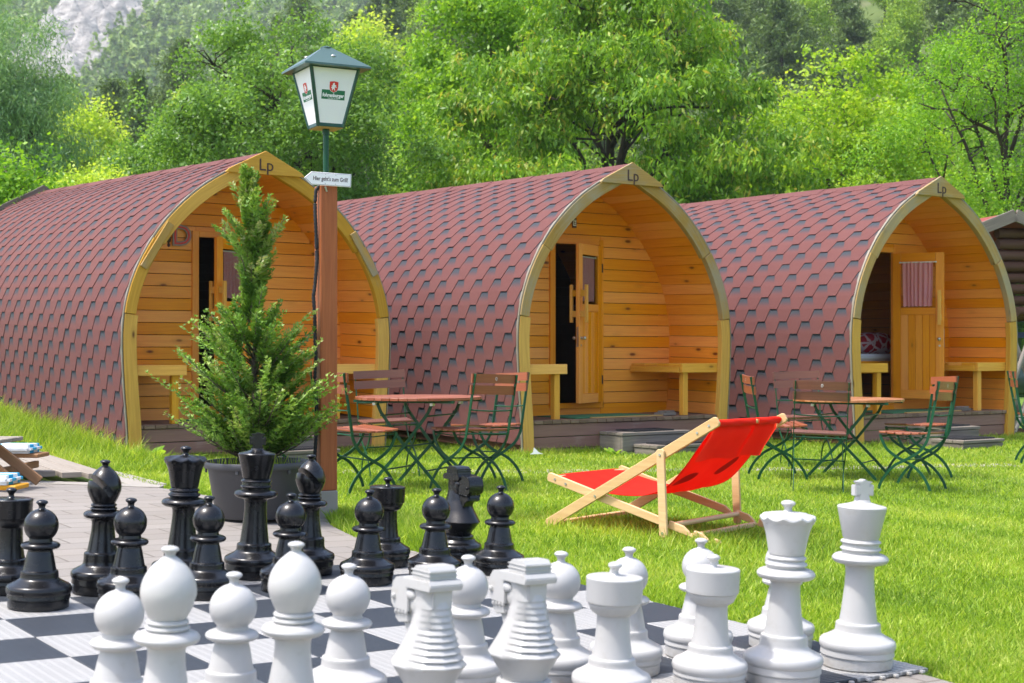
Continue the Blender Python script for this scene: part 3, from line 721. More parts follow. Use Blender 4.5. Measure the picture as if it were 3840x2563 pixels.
# ------------------------------------------------------------------ lamp on its post, arrow sign, cable
AL=R(28); PX,PY=-1.143,9.02; PZ=gzf(PX,PY)
lp=empty('lamp_post',(PX,PY,PZ),AL,'square white lantern with brewery logos on a green pole above a red-brown wooden post','lamp post')
b=MB(); b.b2(-.058,.058,-.058,.058,-.2,.165); b.build('concrete_foot',M['concrete'],lp,bevel=.006)
b=MB(); b.b2(-.055,.055,-.055,.055,.166,2.03); b.build('post',M['post'],lp,bevel=.005)
b=MB(); b.tube([(0,0,2.03),(0,0,2.385)],.0178,16); b.lathe([(.0178,2.345),(.022,2.347),(.022,2.39),(.0178,2.392)],16); b.build('pole',M['green'],lp,smooth=40)
def frust(z,z0,z1,w0,w1): return w0+(w1-w0)*(z-z0)/(z1-z0)
LZ0,LZ1,LW0,LW1=2.385,2.745,.168,.318
lan=MB()
for a in range(4):
    for sgn in (1,):
        ca,sa=math.cos(a*math.pi/2+math.pi/4),math.sin(a*math.pi/2+math.pi/4); q=math.sqrt(2)/2
        lan.bar((ca*q*(LW0-.012),sa*q*(LW0-.012),LZ0),(ca*q*(LW1-.012),sa*q*(LW1-.012),LZ1),.020,.020,up=(-sa,ca,0))
    M4=Matrix.Rotation(a*math.pi/2,4,'Z')
    for z,hh,w in ((LZ0+.012,.024,LW0),(LZ1-.006,.016,LW1)):
        p0=M4@Vector((-w/2+.01,-frust(z,LZ0,LZ1,LW0,LW1)/2+.006,z)); p1=M4@Vector((w/2-.01,-frust(z,LZ0,LZ1,LW0,LW1)/2+.006,z)); lan.bar(p0,p1,.012,hh)
lan.build('lantern_frame',M['lampgreen'],lp,bevel=.002)
b=MB(); b.b2(-LW0/2+.004,LW0/2-.004,-LW0/2+.004,LW0/2-.004,LZ0-.004,LZ0+.004); b.build('bottom_plate',M['tan'],lp)
b=MB(); E_=.212; zt=LZ1+.002
c4=[(-E_,-E_),(E_,-E_),(E_,E_),(-E_,E_)]
for k in range(4):
    p,q=c4[k],c4[(k+1)%4]; b.poly([(p[0],p[1],zt),(q[0],q[1],zt),(q[0]*.14,q[1]*.14,zt+.13),(p[0]*.14,p[1]*.14,zt+.13)])
    b.poly([(p[0],p[1],zt-.012),(q[0],q[1],zt-.012),(q[0],q[1],zt),(p[0],p[1],zt)])
b.poly([(x*.14,y*.14,zt+.13) for x,y in c4]); b.poly([(x,y,zt-.012) for x,y in c4])
b.lathe([(.036,zt+.130),(.036,zt+.136),(.02,zt+.142),(.004,zt+.144)],20); b.build('lantern_roof',plain('lantern_roof',(.075,.135,.115),.32,.3,.15,5,.03),lp,smooth=30)  # roof green lighter than the frame: sky reflection put into its colour
b=MB()
for k in range(4):
    M4=Matrix.Rotation(k*math.pi/2,4,'Z'); c=M4@Vector((0,-.125,zt+.062)); n=M4@Vector((0,-.13,.18)).normalized()
    b.sphere(c,.012,10,6,(1.3,1,.8)); b.tube([c+Vector((.01,0,-.002)),c+Vector((.012,0,0))-Vector((0,0,.02))],.003,6)
b.build('roof_rivet',M['steel'],lp,smooth=40)
def shield(w,h):
    P=[(-.5,.44),(-.30,.47),(0,.5),(.30,.47),(.5,.44),(.5,.0),(.46,-.22),(.32,-.38),(0,-.5),(-.32,-.38),(-.46,-.22),(-.5,0)]
    return [(x*w,z*h) for x,z in P]
HORSE=[(-.30,.10),(-.22,.18),(-.12,.16),(-.06,.26),(-.12,.34),(-.06,.36),(.0,.44),(.03,.36),(.12,.34),(.16,.24),(.12,.12),(.24,.14),(.30,.04),(.20,.04),(.17,-.02),(.30,-.06),(.34,-.18),(.24,-.12),(.18,-.14),(.22,-.28),(.14,-.40),(.10,-.38),(.13,-.28),(.04,-.18),(-.02,-.28),(-.10,-.38),(-.20,-.36),(-.10,-.24),(-.10,-.08),(-.20,-.02),(-.26,-.10),(-.34,-.06),(-.24,.04),(-.14,.06)]
tilt=math.atan((LW1-LW0)/2/(LZ1-LZ0))
for k in range(4):
    zc=(LZ0+LZ1)/2; R4=Matrix.Rotation(k*math.pi/2,4,'Z')@Matrix.Translation((0,-frust(zc,LZ0,LZ1,LW0,LW1)/2+.004,zc))@Matrix.Rotation(tilt,4,'X')
    hh=(LZ1-LZ0)/2-.012; f=lambda z:frust(zc+z,LZ0,LZ1,LW0,LW1)/2-.012
    b=MB(); b.prism([(-f(-hh),-hh),(f(-hh),-hh),(f(hh),hh),(-f(hh),hh)],.004,R4); pane=b.build('lantern_pane',M['paper'],lp)
    if k in (0,3):
        Fm=lambda y: R4@Matrix.Translation((0,-.0021-y,-.026))@Matrix.Diagonal((1.2,1,1.18,1))
        b=MB(); b.prism([(-.062,-.006),(.062,-.006),(.062,.042),(-.062,.042)],.0008,Fm(.0004)@Matrix.Translation((0,0,.012))); b.build('logo_green',M['signgreen'],pane)
        b=MB(); b.prism(shield(.050,.060),.0008,Fm(.0012)@Matrix.Translation((0,0,.071))); b.build('logo_rim',M['paper'],pane)
        b=MB(); b.prism(shield(.046,.056),.0008,Fm(.0020)@Matrix.Translation((0,0,.071))); b.build('logo_shield',M['signred'],pane)
        b=MB(); b.prism([(-x*.046,z*.050) for x,z in HORSE][::-1],.0006,Fm(.0028)@Matrix.Translation((0,0,.071))); b.build('logo_emblem',M['paper'],pane)
        for t_,sz,zz,ext in (('fohrenburger',.0185,.0265,.0003),('Unser Bier seit 1881',.0062,.0115,.0002)):
            gl=glyph(t_,pane,(0,0,0),sz,M['paper'],'logo_lettering',extr=ext,bold=.0011 if sz>.01 else .0001)
            gl.matrix_basis=Fm(.0014 if sz>.01 else .0010)@Matrix.Translation((0,0,zz))@Matrix.Rotation(R(90),4,'X')@Matrix.Diagonal((.83 if sz>.01 else .8,1,1,1))
b=MB(); b.tube([(-.018,-.062,1.99),(-.03,-.066,2.02)],.006,6); b.build('screw',M['steel'],lp)
cb=MB(); pts=[]; 
for k in range(26):
    z=2.0-k*.072; pts.append((-.072-.006*math.sin(k*.9)-(.010 if 8<k<14 else 0),-.02+.004*math.sin(k*1.7),z))
pts=[(-.03,-.03,2.035),(-.05,-.03,2.03)]+pts
fine=[]; 
for a_,b_ in zip(pts[:-1],pts[1:]):
    for t in range(6): fine.append(tuple(Vector(a_).lerp(Vector(b_),t/6)))
cb.tube(fine,[.0125 if i%2 else .0095 for i in range(len(fine))],8); cb.build('cable_conduit',M['rubber'],lp,smooth=60)
sg=empty('arrow_sign',label='small white arrow sign reading Hier geht\'s zum Grill! on the lamp post',cat='sign')
b=MB(); b.prism([(-.105,-.040),(.142,-.040),(.142,.040),(-.105,.040),(-.148,0)],.008,r=.5); b.build('sign_board',M['paper'],sg,bevel=.002)
b=MB(); b.prism([(-.103,-.036),(.138,-.036),(.138,.036),(-.103,.036),(-.142,0)],.0004,Matrix.Translation((0,-.0043,0)),r=.5)
b.build('border_line',M['ink'],sg)
b=MB(); b.prism([(-.102,-.0345),(.1365,-.0345),(.1365,.0345),(-.102,.0345),(-.1395,0)],.0004,Matrix.Translation((0,-.0048,0)),r=.5); b.build('sign_face',M['paper'],sg)
glyph("Hier geht's zum Grill!",sg,(.014,-.0053,.000),.0255,M['ink'],'lettering',extr=.0003,bold=.0006,sx=.70)
b=MB()
for x,z in ((-.018,.028),(.045,.028),(-.018,-.028),(.045,-.028)): b.tube([(x,-.005,z),(x,-.0065,z)],.0035,8)
b.build('screw_head',M['steel'],sg)
sg.matrix_world=Matrix.Translation((PX+.0,PY,0))@Matrix.Rotation(AL,4,'Z')@Matrix.Rotation(R(-10),4,'Z')@Matrix.Translation((.0,-.072,2.105))@Matrix.Rotation(R(2),4,'Y')

# ------------------------------------------------------------------ giant chess set
SQ=.35822; BYAW=.6201; ROLL=.0348; BO=(-5.0683,14.972)
cB,sB=math.cos(BYAW),math.sin(BYAW)
BM=Matrix.Translation((0,0,HC))@Matrix.Rotation(ROLL,4,'Y')@Matrix.Translation((0,0,-HC))   # tilt of the ground under the board
def bpos(i,j,z=0): return BM@Vector(((BO[0]+j*cB+i*sB)*SQ,(BO[1]+j*sB-i*cB)*SQ,z))
def bmat(i,j,z=0,rz=0):
    return BM@Matrix.Translation(((BO[0]+j*cB+i*sB)*SQ,(BO[1]+j*sB-i*cB)*SQ,z))@Matrix.Rotation(BYAW+rz,4,'Z')
TT=.018
bd=empty('chess_board',label='large black and white chequered plastic chess board on the ground',cat='chess board')
bd.matrix_world=bmat(-2,-1)          # local +X along j, local -Y along i
tl=MB(); td=MB(); tb=MB()
for i in range(8):
    for j in range(8):
        t=td if (i+j)%2==1 else tl
        rr_=random.random()*.001
        t.b2(j*SQ+.0015,(j+1)*SQ-.0015,-(i+1)*SQ+.0015,-i*SQ-.0015,.004,TT-.002+rr_,r=random.random())
for k in range(8):
    for q in range(5):
        a=(k+.12+.19*q)*SQ
        tb.b2(8*SQ-.002,8*SQ+.012,-a-.012,-a+.006,.004,.014); tb.b2(a-.006,a+.012,-8*SQ-.012,-8*SQ+.002,.004,.014)
tl.build('light_tiles',M['tilelight'],bd,bevel=.002); td.build('dark_tiles',M['tiledark'],bd,bevel=.002); tag(tb.build('edge_clips',M['white'],bd,bevel=.002),kind='stuff')
# the board follows flat ground here: thin bed under it
def ncurve(P,k=5):
    o=[]; P=[Vector(p) for p in P]
    for i in range(len(P)-1):
        a,b_,c,d_=P[max(i-1,0)],P[i],P[i+1],P[min(i+2,len(P)-1)]
        for q in range(k):
            t=q/k; v=.5*((2*b_)+(c-a)*t+(2*a-5*b_+4*c-d_)*t*t+(3*b_-a-3*c+d_)*t**3); o.append((max(v.x,.0005),v.y))
    o.append((P[-1].x,P[-1].y)); return o
def arc(r,c,a0,a1,n=7): return [(c[0]+r[0]*math.cos(R(a0+(a1-a0)*i/n)),c[1]+r[1]*math.sin(R(a0+(a1-a0)*i/n))) for i in range(n+1)]
def base_prof(rb,zl,rl,zb):
    """foot disc, grooved band, bulge and ledge; rb bulge radius, zl ledge height, rl ledge radius, zb bulge centre"""
    return [(rb*.88,0),(rb*.925,.003),(rb*.93,.010),(rb*.93,.034),(rb*.915,.036),(rb*.915,.039),(rb*.965,.041)]+arc((rb*.10,.019),(rb*.90,zb),-60,75,8)+ncurve([(rb*.91,zb+.019),(rb*.80,zb+.026),(rl*1.16,zb+.040),(rl*1.10,zl-.020),(rl*1.09,zl-.008)],4)+[(rl*1.07,zl-.003),(rl*1.0,zl),(rl*.96,zl+.001)]
def knob(z,r,neck,H):
    return ncurve([(neck*1.5,z),(neck*1.02,z+(H-z)*.16),(neck,z+(H-z)*.36),(neck*1.25,z+(H-z)*.50)],3)+arc((r,(H-z)*.27),(0,H-(H-z)*.27),-48,89,9)
PP={}
def pawn_parts(mk):
    b=MB(); b.lathe(base_prof(.122,.142,.064,.070),44); o=[('base',b)]
    b=MB(); b.lathe(ncurve([(.0635,.141),(.061,.146),(.056,.17),(.050,.20),(.046,.216),(.047,.222)],4)+arc((.024,.0135),(.049,.236),-80,85,8)+[(.044,.2515)]+arc((.0645,.0645),(0,.312),-49,83,16),44); o.append(('body',b))
    b=MB(); b.lathe(knob(.372,.0225,.0125,.410),24); o.append(('top_knob',b)); return o
def rings(r,z): return arc((.008,.006),(r,z),-85,85,4)
def rook_parts(mk):
    b=MB(); b.lathe(base_prof(.120,.135,.065,.068),44); o=[('base',b)]
    b=MB(); b.lathe(ncurve([(.0635,.134),(.061,.14),(.055,.175),(.051,.22),(.050,.255),(.052,.262)],4)+[(.060,.266),(.068,.272),(.074,.285),(.077,.290),(.0775,.296),(.083,.300),(.084,.306),(.0855,.368)]+arc((.006,.006),(.080,.370),0,80,4)+[(.05,.3775),(.02,.379)],48,
        mod=lambda i,a,r,z:(r-(.0045 if (r>.083 and .318<z<.366 and (math.degrees(a)%45)<9) else 0),z)); o.append(('tower',b))
    b=MB(); b.lathe(knob(.378,.0215,.011,.420),24); o.append(('top_knob',b)); return o
def bishop_parts(mk):
    b=MB(); b.lathe(base_prof(.122,.165,.066,.076),44); o=[('base',b)]
    b=MB(); b.lathe(ncurve([(.0635,.164),(.060,.170),(.053,.21),(.047,.25),(.0455,.285),(.050,.298)],4)+arc((.024,.0155),(.056,.317),-80,85,8)+[(.052,.334)]+rings(.046,.342)+rings(.044,.356)+[(.044,.363)],44); o.append(('stem',b))
    b=MB(); b.lathe([(.042,.362),(.046,.366)]+ncurve([(.046,.366),(.060,.395),(.0675,.425),(.062,.458),(.045,.487),(.024,.507),(.015,.514)],6)[1:],48); o.append(('mitre',b))
    b=MB(); b.lathe(knob(.508,.0215,.0125,.540),24); o.append(('top_knob',b)); return o
def queen_parts(mk,H=.59):
    b=MB(); b.lathe(base_prof(.128,.158,.069,.078),44); o=[('base',b)]
    b=MB(); b.lathe(ncurve([(.067,.157),(.063,.163),(.056,.21),(.049,.27),(.047,.315),(.052,.330)],4)+arc((.028,.0175),(.066,.352),-80,85,8)+[(.058,.371)]+rings(.060,.384)+rings(.056,.404)+[(.055,.413)],44); o.append(('stem',b))
    b=MB(); b.lathe([(.053,.412),(.058,.418)]+ncurve([(.058,.418),(.064,.455),(.073,.495),(.086,.525),(.092,.537)],4)[1:]+[(.090,.5425),(.084,.545),(.05,.550),(.02,.553)],64,
        mod=lambda i,a,r,z:(r*(1-.035*abs(math.sin(a*5))**.7*(1 if .515<z<.546 and r>.08 else 0)),z-.010*abs(math.sin(a*5))*(1 if r>.083 and z>.522 else 0))); o.append(('crown',b))
    b=MB(); b.lathe(knob(.551,.0235,.0125,H),24); o.append(('top_knob',b)); return o
def king_parts(mk):
    b=MB(); b.lathe(base_prof(.130,.150,.070,.076),44); o=[('base',b)]
    b=MB(); b.lathe(ncurve([(.068,.149),(.064,.155),(.057,.21),(.050,.28),(.0485,.330),(.054,.345)],4)+arc((.030,.018),(.066,.368),-80,85,8)+[(.062,.387)]+rings(.062,.402)+rings(.061,.426)+[(.058,.436)],44); o.append(('stem',b))
    b=MB(); b.lathe([(.058,.436),(.062,.441),(.083,.541),(.084,.545),(.081,.549),(.05,.556),(.030,.562),(.026,.570)],44); o.append(('crown',b))
    b=MB(); w=.5
    P=[(-.026,.568),(.026,.568),(.022,.578),(.019,.588),(.036,.583),(.037,.624),(.021,.619),(.024,.628),(.034,.633),(.012,.636),(.0,.643),(-.012,.636),(-.034,.633),(-.024,.628),(-.021,.619),(-.037,.624),(-.036,.583),(-.019,.588),(-.022,.578)]
    b.prism(P,.030,r=0.); o.append(('cross',b)); return o
def knight_parts(mk):
    """faces +X"""
    b=MB(); b.lathe(base_prof(.120,.128,.072,.068),44); o=[('base',b)]
    b=MB(); NS=12
    def at(z):
        zs=[.126,.150,.196,.245,.300,.345,.380,.402]
        return [float(np.interp(z,zs,q)) for q in ([0,.002,.010,.002,-.006,-.008,-.004,-.002],[.062,.074,.112,.086,.063,.052,.050,.054],[.060,.070,.094,.072,.055,.047,.046,.050])]
    def ring(z,saw=0.):
        cx,rx,ry=at(z); o_=[]
        for k in range(NS):
            a=R(15+k*30); f=1+saw*(1 if math.cos(a)<-.6 else 0)
            o_.append((cx+rx*f*math.cos(a),ry*f*math.sin(a),z))
        return o_
    zs_=[(.126,0),(.150,0),(.190,0),(.196,.02)]
    for k in range(10):
        z=.203+k*.0165; zs_+= [(z,.10-.003*k),(z+.0135,.0)]
    zs_+=[(.380,0),(.402,0)]
    base=len(b.v)
    for z,sw in zs_: b.v+=ring(z,sw)
    for i in range(len(zs_)-1):
        for k in range(NS):
            k2=(k+1)%NS; b.face((base+i*NS+k,base+i*NS+k2,base+(i+1)*NS+k2,base+(i+1)*NS+k))
    b.face(list(range(base,base+NS))[::-1]); b.face([base+(len(zs_)-1)*NS+k for k in range(NS)]); o.append(('neck',b))
    h=MB()
    h.prism([(-.054,.350),(-.010,.352),(.020,.330),(.048,.268),(.066,.262),(.082,.296),(.104,.300),(.118,.316),(.114,.328),(.126,.338),(.130,.358),(.126,.398),(.112,.414),(.060,.416),(-.054,.412)],.060,r=0)
    h.prism([(-.066,.400),(.050,.398),(.058,.408),(.052,.425),(-.060,.428),(-.070,.416)],.108,r=0)
    h.prism([(.046,.332),(.112,.333),(.127,.346),(.130,.372),(.124,.402),(.110,.418),(.070,.424),(.046,.412)],.090,r=0)
    h.prism([(.050,.304),(.096,.296),(.114,.308),(.110,.324),(.056,.326)],.078,r=0)
    for sy in (-1,1):
        h.sphere((.034,sy*.042,.380),.016,12,8,(1.4,.6,.9)); h.sphere((.112,sy*.047,.366),.008,8,6); h.sphere((.006,sy*.030,.358),.036,16,10,(1.3,.42,1.1))
        for k in range(4): h.sphere((.056+k*.016,sy*.042,.329-k*.001),.0065,8,6)
    o.append(('head',h))
    m=MB(); m.prism([(-.052,.4275),(.034,.4245),(.030,.450),(.016,.462),(-.038,.464),(-.050,.452)],.088,r=0)
    for zz in (.437,.448): m.b2(-.055,.036,-.047,.047,zz,zz+.0035)
    o.append(('forelock',m)); return o
def boolcut(o,planes):
    bpy.context.view_layer.update()
    c=bpy.data.meshes.new('c'); bm=bmesh.new(); bmesh.ops.create_cube(bm,size=1,matrix=planes); bm.to_mesh(c); bm.free(); co=bpy.data.objects.new('c',c); COL.objects.link(co)
    md=o.modifiers.new('b','BOOLEAN'); md.object=co; md.operation='DIFFERENCE'; md.solver='EXACT'
    dg=bpy.context.evaluated_depsgraph_get(); dg.update(); me=bpy.data.meshes.new_from_object(o.evaluated_get(dg)); o.modifiers.clear(); me.name=o.data.name; o.data=me
    me.shade_smooth(); me.set_sharp_from_angle(angle=R(30)); bpy.data.objects.remove(co)
MK={'pawn':pawn_parts,'rook':rook_parts,'bishop':bishop_parts,'queen':queen_parts,'king':king_parts,'knight':knight_parts}
PROTO={}
def piece(kind,colour,i,j,label,rz=0):
    key=(kind,colour)
    if key not in PROTO:
        root=empty('chess_'+kind,cat='chess piece'); sm=None if kind=='knight' else 28
        for nm,b in MK[kind](colour):
            bv=0; 
            if nm in ('head','forelock','mane','neck','cross'): bv=.0035
            if nm=='mane': bv=.0015
            ob=b.build(nm,M[colour],root,smooth=30 if not bv else 40,bevel=bv,seg=2)
            if nm=='mitre':
                boolcut(ob,Matrix.Translation((.040,0,.450))@Matrix.Rotation(R(-50),4,'Y')@Matrix.Diagonal((.13,.2,.024,1)))
        PROTO[key]=root; r=root; first=True
    else: r=copy_tree(PROTO[key])
    tag(r,label,'chess piece','giant %s chess pieces'%colour); r.matrix_world=bmat(i,j,TT,rz)
V0=-BYAW
for j,i,l in ((.51,-.52,'black pawn at the left edge of the picture, in front of the left black rook'),(1.47,-.45,'black pawn in front of the left black bishop'),(2.38,-.42,'black pawn in front of the black queen'),(3.43,-.45,'black pawn between the black king and the right black bishop'),(4.55,-.55,'black pawn left of the right black rook'),(5.48,-.48,'black pawn just left of the black knight'),(6.53,-.56,'black pawn at the right end of the black row, right of the knight')): piece('pawn','black',i,j,l,random.random()*6)
piece('rook','black',-1.60,.51,'black rook cut by the left edge of the picture',.3)
piece('bishop','black',-1.15,1.42,'left black bishop with a slit in its mitre, right of the left black rook',V0+R(222))
piece('queen','black',-1.25,2.43,'black queen with scalloped crown, left of the plant pot')
piece('king','black',-1.5,3.48,'tall black king with a cross in front of the plant pot',V0+R(8))
piece('bishop','black',-1.5,4.23,'right black bishop standing in front of the lamp post',V0+R(222))
piece('rook','black',-1.72,5.5,'right black rook between two black pawns in front of the garden table',.1)
piece('knight','black',-1.72,6.65,'black horse head knight behind the rightmost black pawns',V0+R(-48))
for i,j,l in ((4.68,-.58,'leftmost white pawn, cut by the bottom of the picture'),(4.76,.29,'white pawn between the two white bishops'),(4.71,1.32,'white pawn right of the right white bishop, left of both white knights'),(4.67,2.51,'white pawn between the two white knights'),(4.78,3.43,'white pawn just behind the right white knight'),(4.79,4.21,'white pawn behind the left white rook'),(4.55,5.33,'white pawn behind the right white rook'),(4.60,6.42,'white pawn hidden behind the white queen')): piece('pawn','white',i,j,l,random.random()*6)
piece('bishop','white',5.70,-.63,'left white bishop with onion shaped head',V0+R(95))
piece('bishop','white',5.80,.27,'right white bishop with onion shaped head',V0+R(95))
piece('knight','white',5.88,1.37,'left white horse knight with its ridged mane towards the viewer',V0+R(128))
piece('knight','white',5.90,2.24,'right white horse knight with its ridged mane towards the viewer',V0+R(124))
piece('rook','white',5.64,3.34,'left white rook beside the white knights',.2)
piece('rook','white',5.61,4.49,'right white rook beside the white queen',.5)
piece('queen','white',5.80,5.21,'white queen with scalloped crown, left of the white king')
piece('king','white',5.60,6.43,'tall white king at the right corner of the board',V0+R(18))

# ------------------------------------------------------------------ folding beer-garden chairs and tables
def chair_proto(sl,name='folding_chair'):
    root=empty(name,cat='folding chair'); w=.205
    A=ncurve([(-.285,.875),(-.245,.66),(-.205,.45),(-.185,.385),(-.135,.315),(-.055,.262),(0,.232),(.07,.195),(.135,.13),(.185,.055),(.205,0)],3)
    A=[(y-1e-9,z) for y,z in [(p[0],p[1]) for p in A]]
    def curve(P):
        P=[Vector(p) for p in P]; o=[]
        for i in range(len(P)-1):
            a,b_,c,d_=P[max(i-1,0)],P[i],P[i+1],P[min(i+2,len(P)-1)]
            for q in range(4):
                t=q/4; o.append(.5*((2*b_)+(c-a)*t+(2*a-5*b_+4*c-d_)*t*t+(3*b_-a-3*c+d_)*t**3))
        o.append(P[-1]); return o
    A=curve([(-.285,.875),(-.245,.66),(-.205,.45),(-.185,.385),(-.135,.315),(-.055,.262),(0,.232),(.07,.195),(.135,.13),(.185,.055),(.205,0)])
    B=curve([(.200,.440),(.185,.395),(.145,.325),(.075,.27),(0,.232),(-.08,.19),(-.145,.13),(-.195,.055),(-.215,0)])
    sec=[(-.0035,-.011),(.0035,-.011),(.0035,.011),(-.0035,.011)]
    for sx in (-1,1):
        b=MB(); b.sweep([(sx*w,p.x,p.y) for p in A],[(c,a) for a,c in sec] if False else sec,up=(0,1,.6)); 
        for zz,yy in ((.86,-.276),(.825,-.270),(.775,-.262),(.745,-.257),(.232,0)): b.tube([(sx*w-.006,yy,zz),(sx*w+.006,yy,zz)],.005,6)
        b.build('back_leg',M['green'],root)
        b=MB(); b.sweep([(sx*(w-.012),p.x,p.y) for p in B],sec,up=(0,1,.6)); b.build('front_leg',M['green'],root)
    for P_ in ([(-w,-.232,.61),(-w+.04,-.236,.605),(0,-.233,.600),(w-.04,-.236,.605),(w,-.232,.61)],[(-w,-.02,.242),(w,-.02,.242)],[(-w,-.20,.43),(w,-.20,.43)],[(-w+.012,.196,.43),(w-.012,.196,.43)]):
        b=MB(); b.tube(P_,.0055,8); b.build('stretcher',M['green'],root,smooth=60)
    b=MB()
    for sx in (-1,1): b.tube([(sx*(w-.02),-.205,.425),(sx*(w-.02),.0,.412),(sx*(w-.02),.20,.425)],.0045,6)
    b.build('seat_rail',M['green'],root,smooth=60)
    b=MB(); n=6; d=.41/n
    for k in range(n):
        y=-.200+d*(k+.5); z=.449-.012*math.sin(math.pi*(k+.5)/n)+.012
        b.obox((0,y,z),(w+.008,0,0),(0,d/2-.006,(.5-(k+.5)/n)*-.006),(0,0,.008))
    b.build('seat',M[sl],root,bevel=.003)
    for zc,yc in ((.842,-.262),(.757,-.249)):
        b=MB(); K=8
        for k in range(K):
            x0,x1=-.222+.444*k/K,-.222+.444*(k+1)/K; f=lambda x:-.016*(1-(x/.222)**2)
            p0=Vector((x0,yc+f(x0),zc)); p1=Vector((x1,yc+f(x1),zc))
            base=len(b.v)
            for p in (p0,p1):
                for dy,dz in ((-.008,-.0335),(.008,-.0335),(.008-.004,.0335),(-.008-.004,.0335)): b.v.append((p.x,p.y+dy,p.z+dz))
            for j in range(4):
                j2=(j+1)%4; b.face((base+j,base+j2,base+4+j2,base+4+j),[(x0,j*.1),(x0,j*.1+.07),(x1,j*.1+.07),(x1,j*.1)],.4+.1*(zc>.8))
            if k==0: b.face([base+j for j in range(4)],[(0,0)]*4,.4)
            if k==K-1: b.face([base+4+j for j in range(4)],[(0,0)]*4,.4)
        o=b.build('back_slat',M[sl],root)
        if zc>.8:
            e=MB(); e.lathe([(.0001,0),(.012,0),(.012,.0012),(.0001,.0012)],20); q=e.build('emblem',M['paper'],o); q.matrix_basis=Matrix.Translation((0,-.2875,.842))@Matrix.Rotation(R(90),4,'X')@Matrix.Diagonal((.75,1.1,1,1))
            e=MB(); e.lathe([(.0001,0),(.009,0),(.009,.0006),(.0001,.0006)],20); q=e.build('emblem_centre',M[sl],o); q.matrix_basis=Matrix.Translation((0,-.2888,.842))@Matrix.Rotation(R(90),4,'X')@Matrix.Diagonal((.75,1.1,1,1))
            glyph('f',o,(0,-.2898,.842),.011,M['paper'],'emblem_letter',extr=.0002)
    return root
CH={}
def chair(x,y,face,lab,sl='slat'):
    """face: compass of the seat front, degrees from +X"""
    if sl not in CH: CH[sl]=chair_proto(sl); r=CH[sl]
    else: r=copy_tree(CH[sl])
    z=gzf(x,y); r.location=(x,y,z); r.rotation_euler=(0,R(2) if x<4 else 0,R(face-90)); tag(r,lab,'folding chair','green folding beer garden chairs')
def table(x,y,dia,h,rz,mat,lab):
    z=gzf(x,y); root=empty('garden_table',(x,y,z),R(rz),lab,'garden table','round folding garden tables'); rad=dia/2
    b=MB(); n=14; w=dia/n
    for k in range(n):
        y0,y1=-rad+w*k,-rad+w*(k+1)-.004; ym=(y0+y1)/2
        P=[]
        e0=math.sqrt(max(rad**2-y0**2,0)); e1=math.sqrt(max(rad**2-y1**2,0)); em=math.sqrt(max(rad**2-ym**2,0))
        P=[(-max(e0,.02),y0),(max(e0,.02),y0),(em,ym),(max(e1,.02),y1),(-max(e1,.02),y1),(-em,ym)]
        b.prism([(px,py) for px,py in P],.022,Matrix.Translation((0,0,h-.011))@Matrix.Rotation(R(-90),4,'X')@Matrix.Diagonal((1,1,-1,1)))
    b.build('tabletop',mat,root,bevel=.002)
    b=MB()
    for xx in (-.26,.26): b.b2(xx-.014,xx+.014,-rad*.86,rad*.86,h-.042,h-.023)
    b.build('top_rail',M['green'],root)
    for sx in (-1,1):
        for sy in (-1,1):
            b=MB(); xo=.255 if sy>0 else .235
            pts=[(sx*xo*.55 if False else sx*xo, -sy*.24,h-.035),(sx*xo,-sy*.20,h-.12),(sx*xo,0,h*.46),(sx*xo,sy*.16,h*.22),(sx*xo,sy*.30,.0)]
            b.sweep(pts,[(-.0035,-.012),(.0035,-.012),(.0035,.012),(-.0035,.012)],up=(0,1,.3)); b.build('leg',M['green'],root)
    b=MB()
    for sy,zz,yy in ((-1,h-.14,.195),(1,h-.14,-.195),(1,h*.46,0),(-1,h*.2,-.17),(1,h*.2,.17)):
        b=MB(); b.tube([(-.25,yy,zz),(.25,yy,zz)],.006,8); b.build('stretcher',M['green'],root,smooth=60)
    b=MB()
    for xx in (-.26,.26):
        for yy in (-.24,.24): b.b2(xx-.02,xx+.02,yy-.012,yy+.012,h-.062,h-.0425)
    b.build('bracket',M['steel'],root); return root
table(-.72,11.3,.97,.69,68,M['slat'],'round reddish slatted table beside the lamp post, in front of the left and middle cabins')
table(2.93,12.8,.95,.68,62,M['table2'],'round honey coloured slatted table in front of the right cabin')
chair(-1.13,10.72,42,'folding chair directly right of the lamp post, its back towards the viewer')
chair(-1.02,12.25,-72,'dark brown folding chair behind the left table, facing the viewer','slatdark')
chair(-.33,11.12,132,'folding chair right of the left table, nearer of two, its emblem towards the viewer')
chair(-.20,11.85,215,'folding chair behind the nearer one at the right of the left table')
chair(-1.95,11.75,5,'folding chair left of the lamp post, mostly hidden behind the conifer','slatdark')
chair(2.30,12.72,3,'folding chair left of the right table, seen side on behind the deck chair')
chair(2.44,11.75,80,'dark brown folding chair in front of the right table with its emblem towards the viewer','slatdark')
chair(2.75,13.75,-88,'dark brown folding chair behind the right table, mostly hidden','slatdark')
chair(3.26,11.98,145,'folding chair right of the right table, nearer of two, its emblem towards the viewer')
chair(3.55,12.85,192,'folding chair behind the nearer one at the right of the right table')
chair(5.08,14.1,-12,'folding chair cut by the right edge of the picture beside the right cabin')


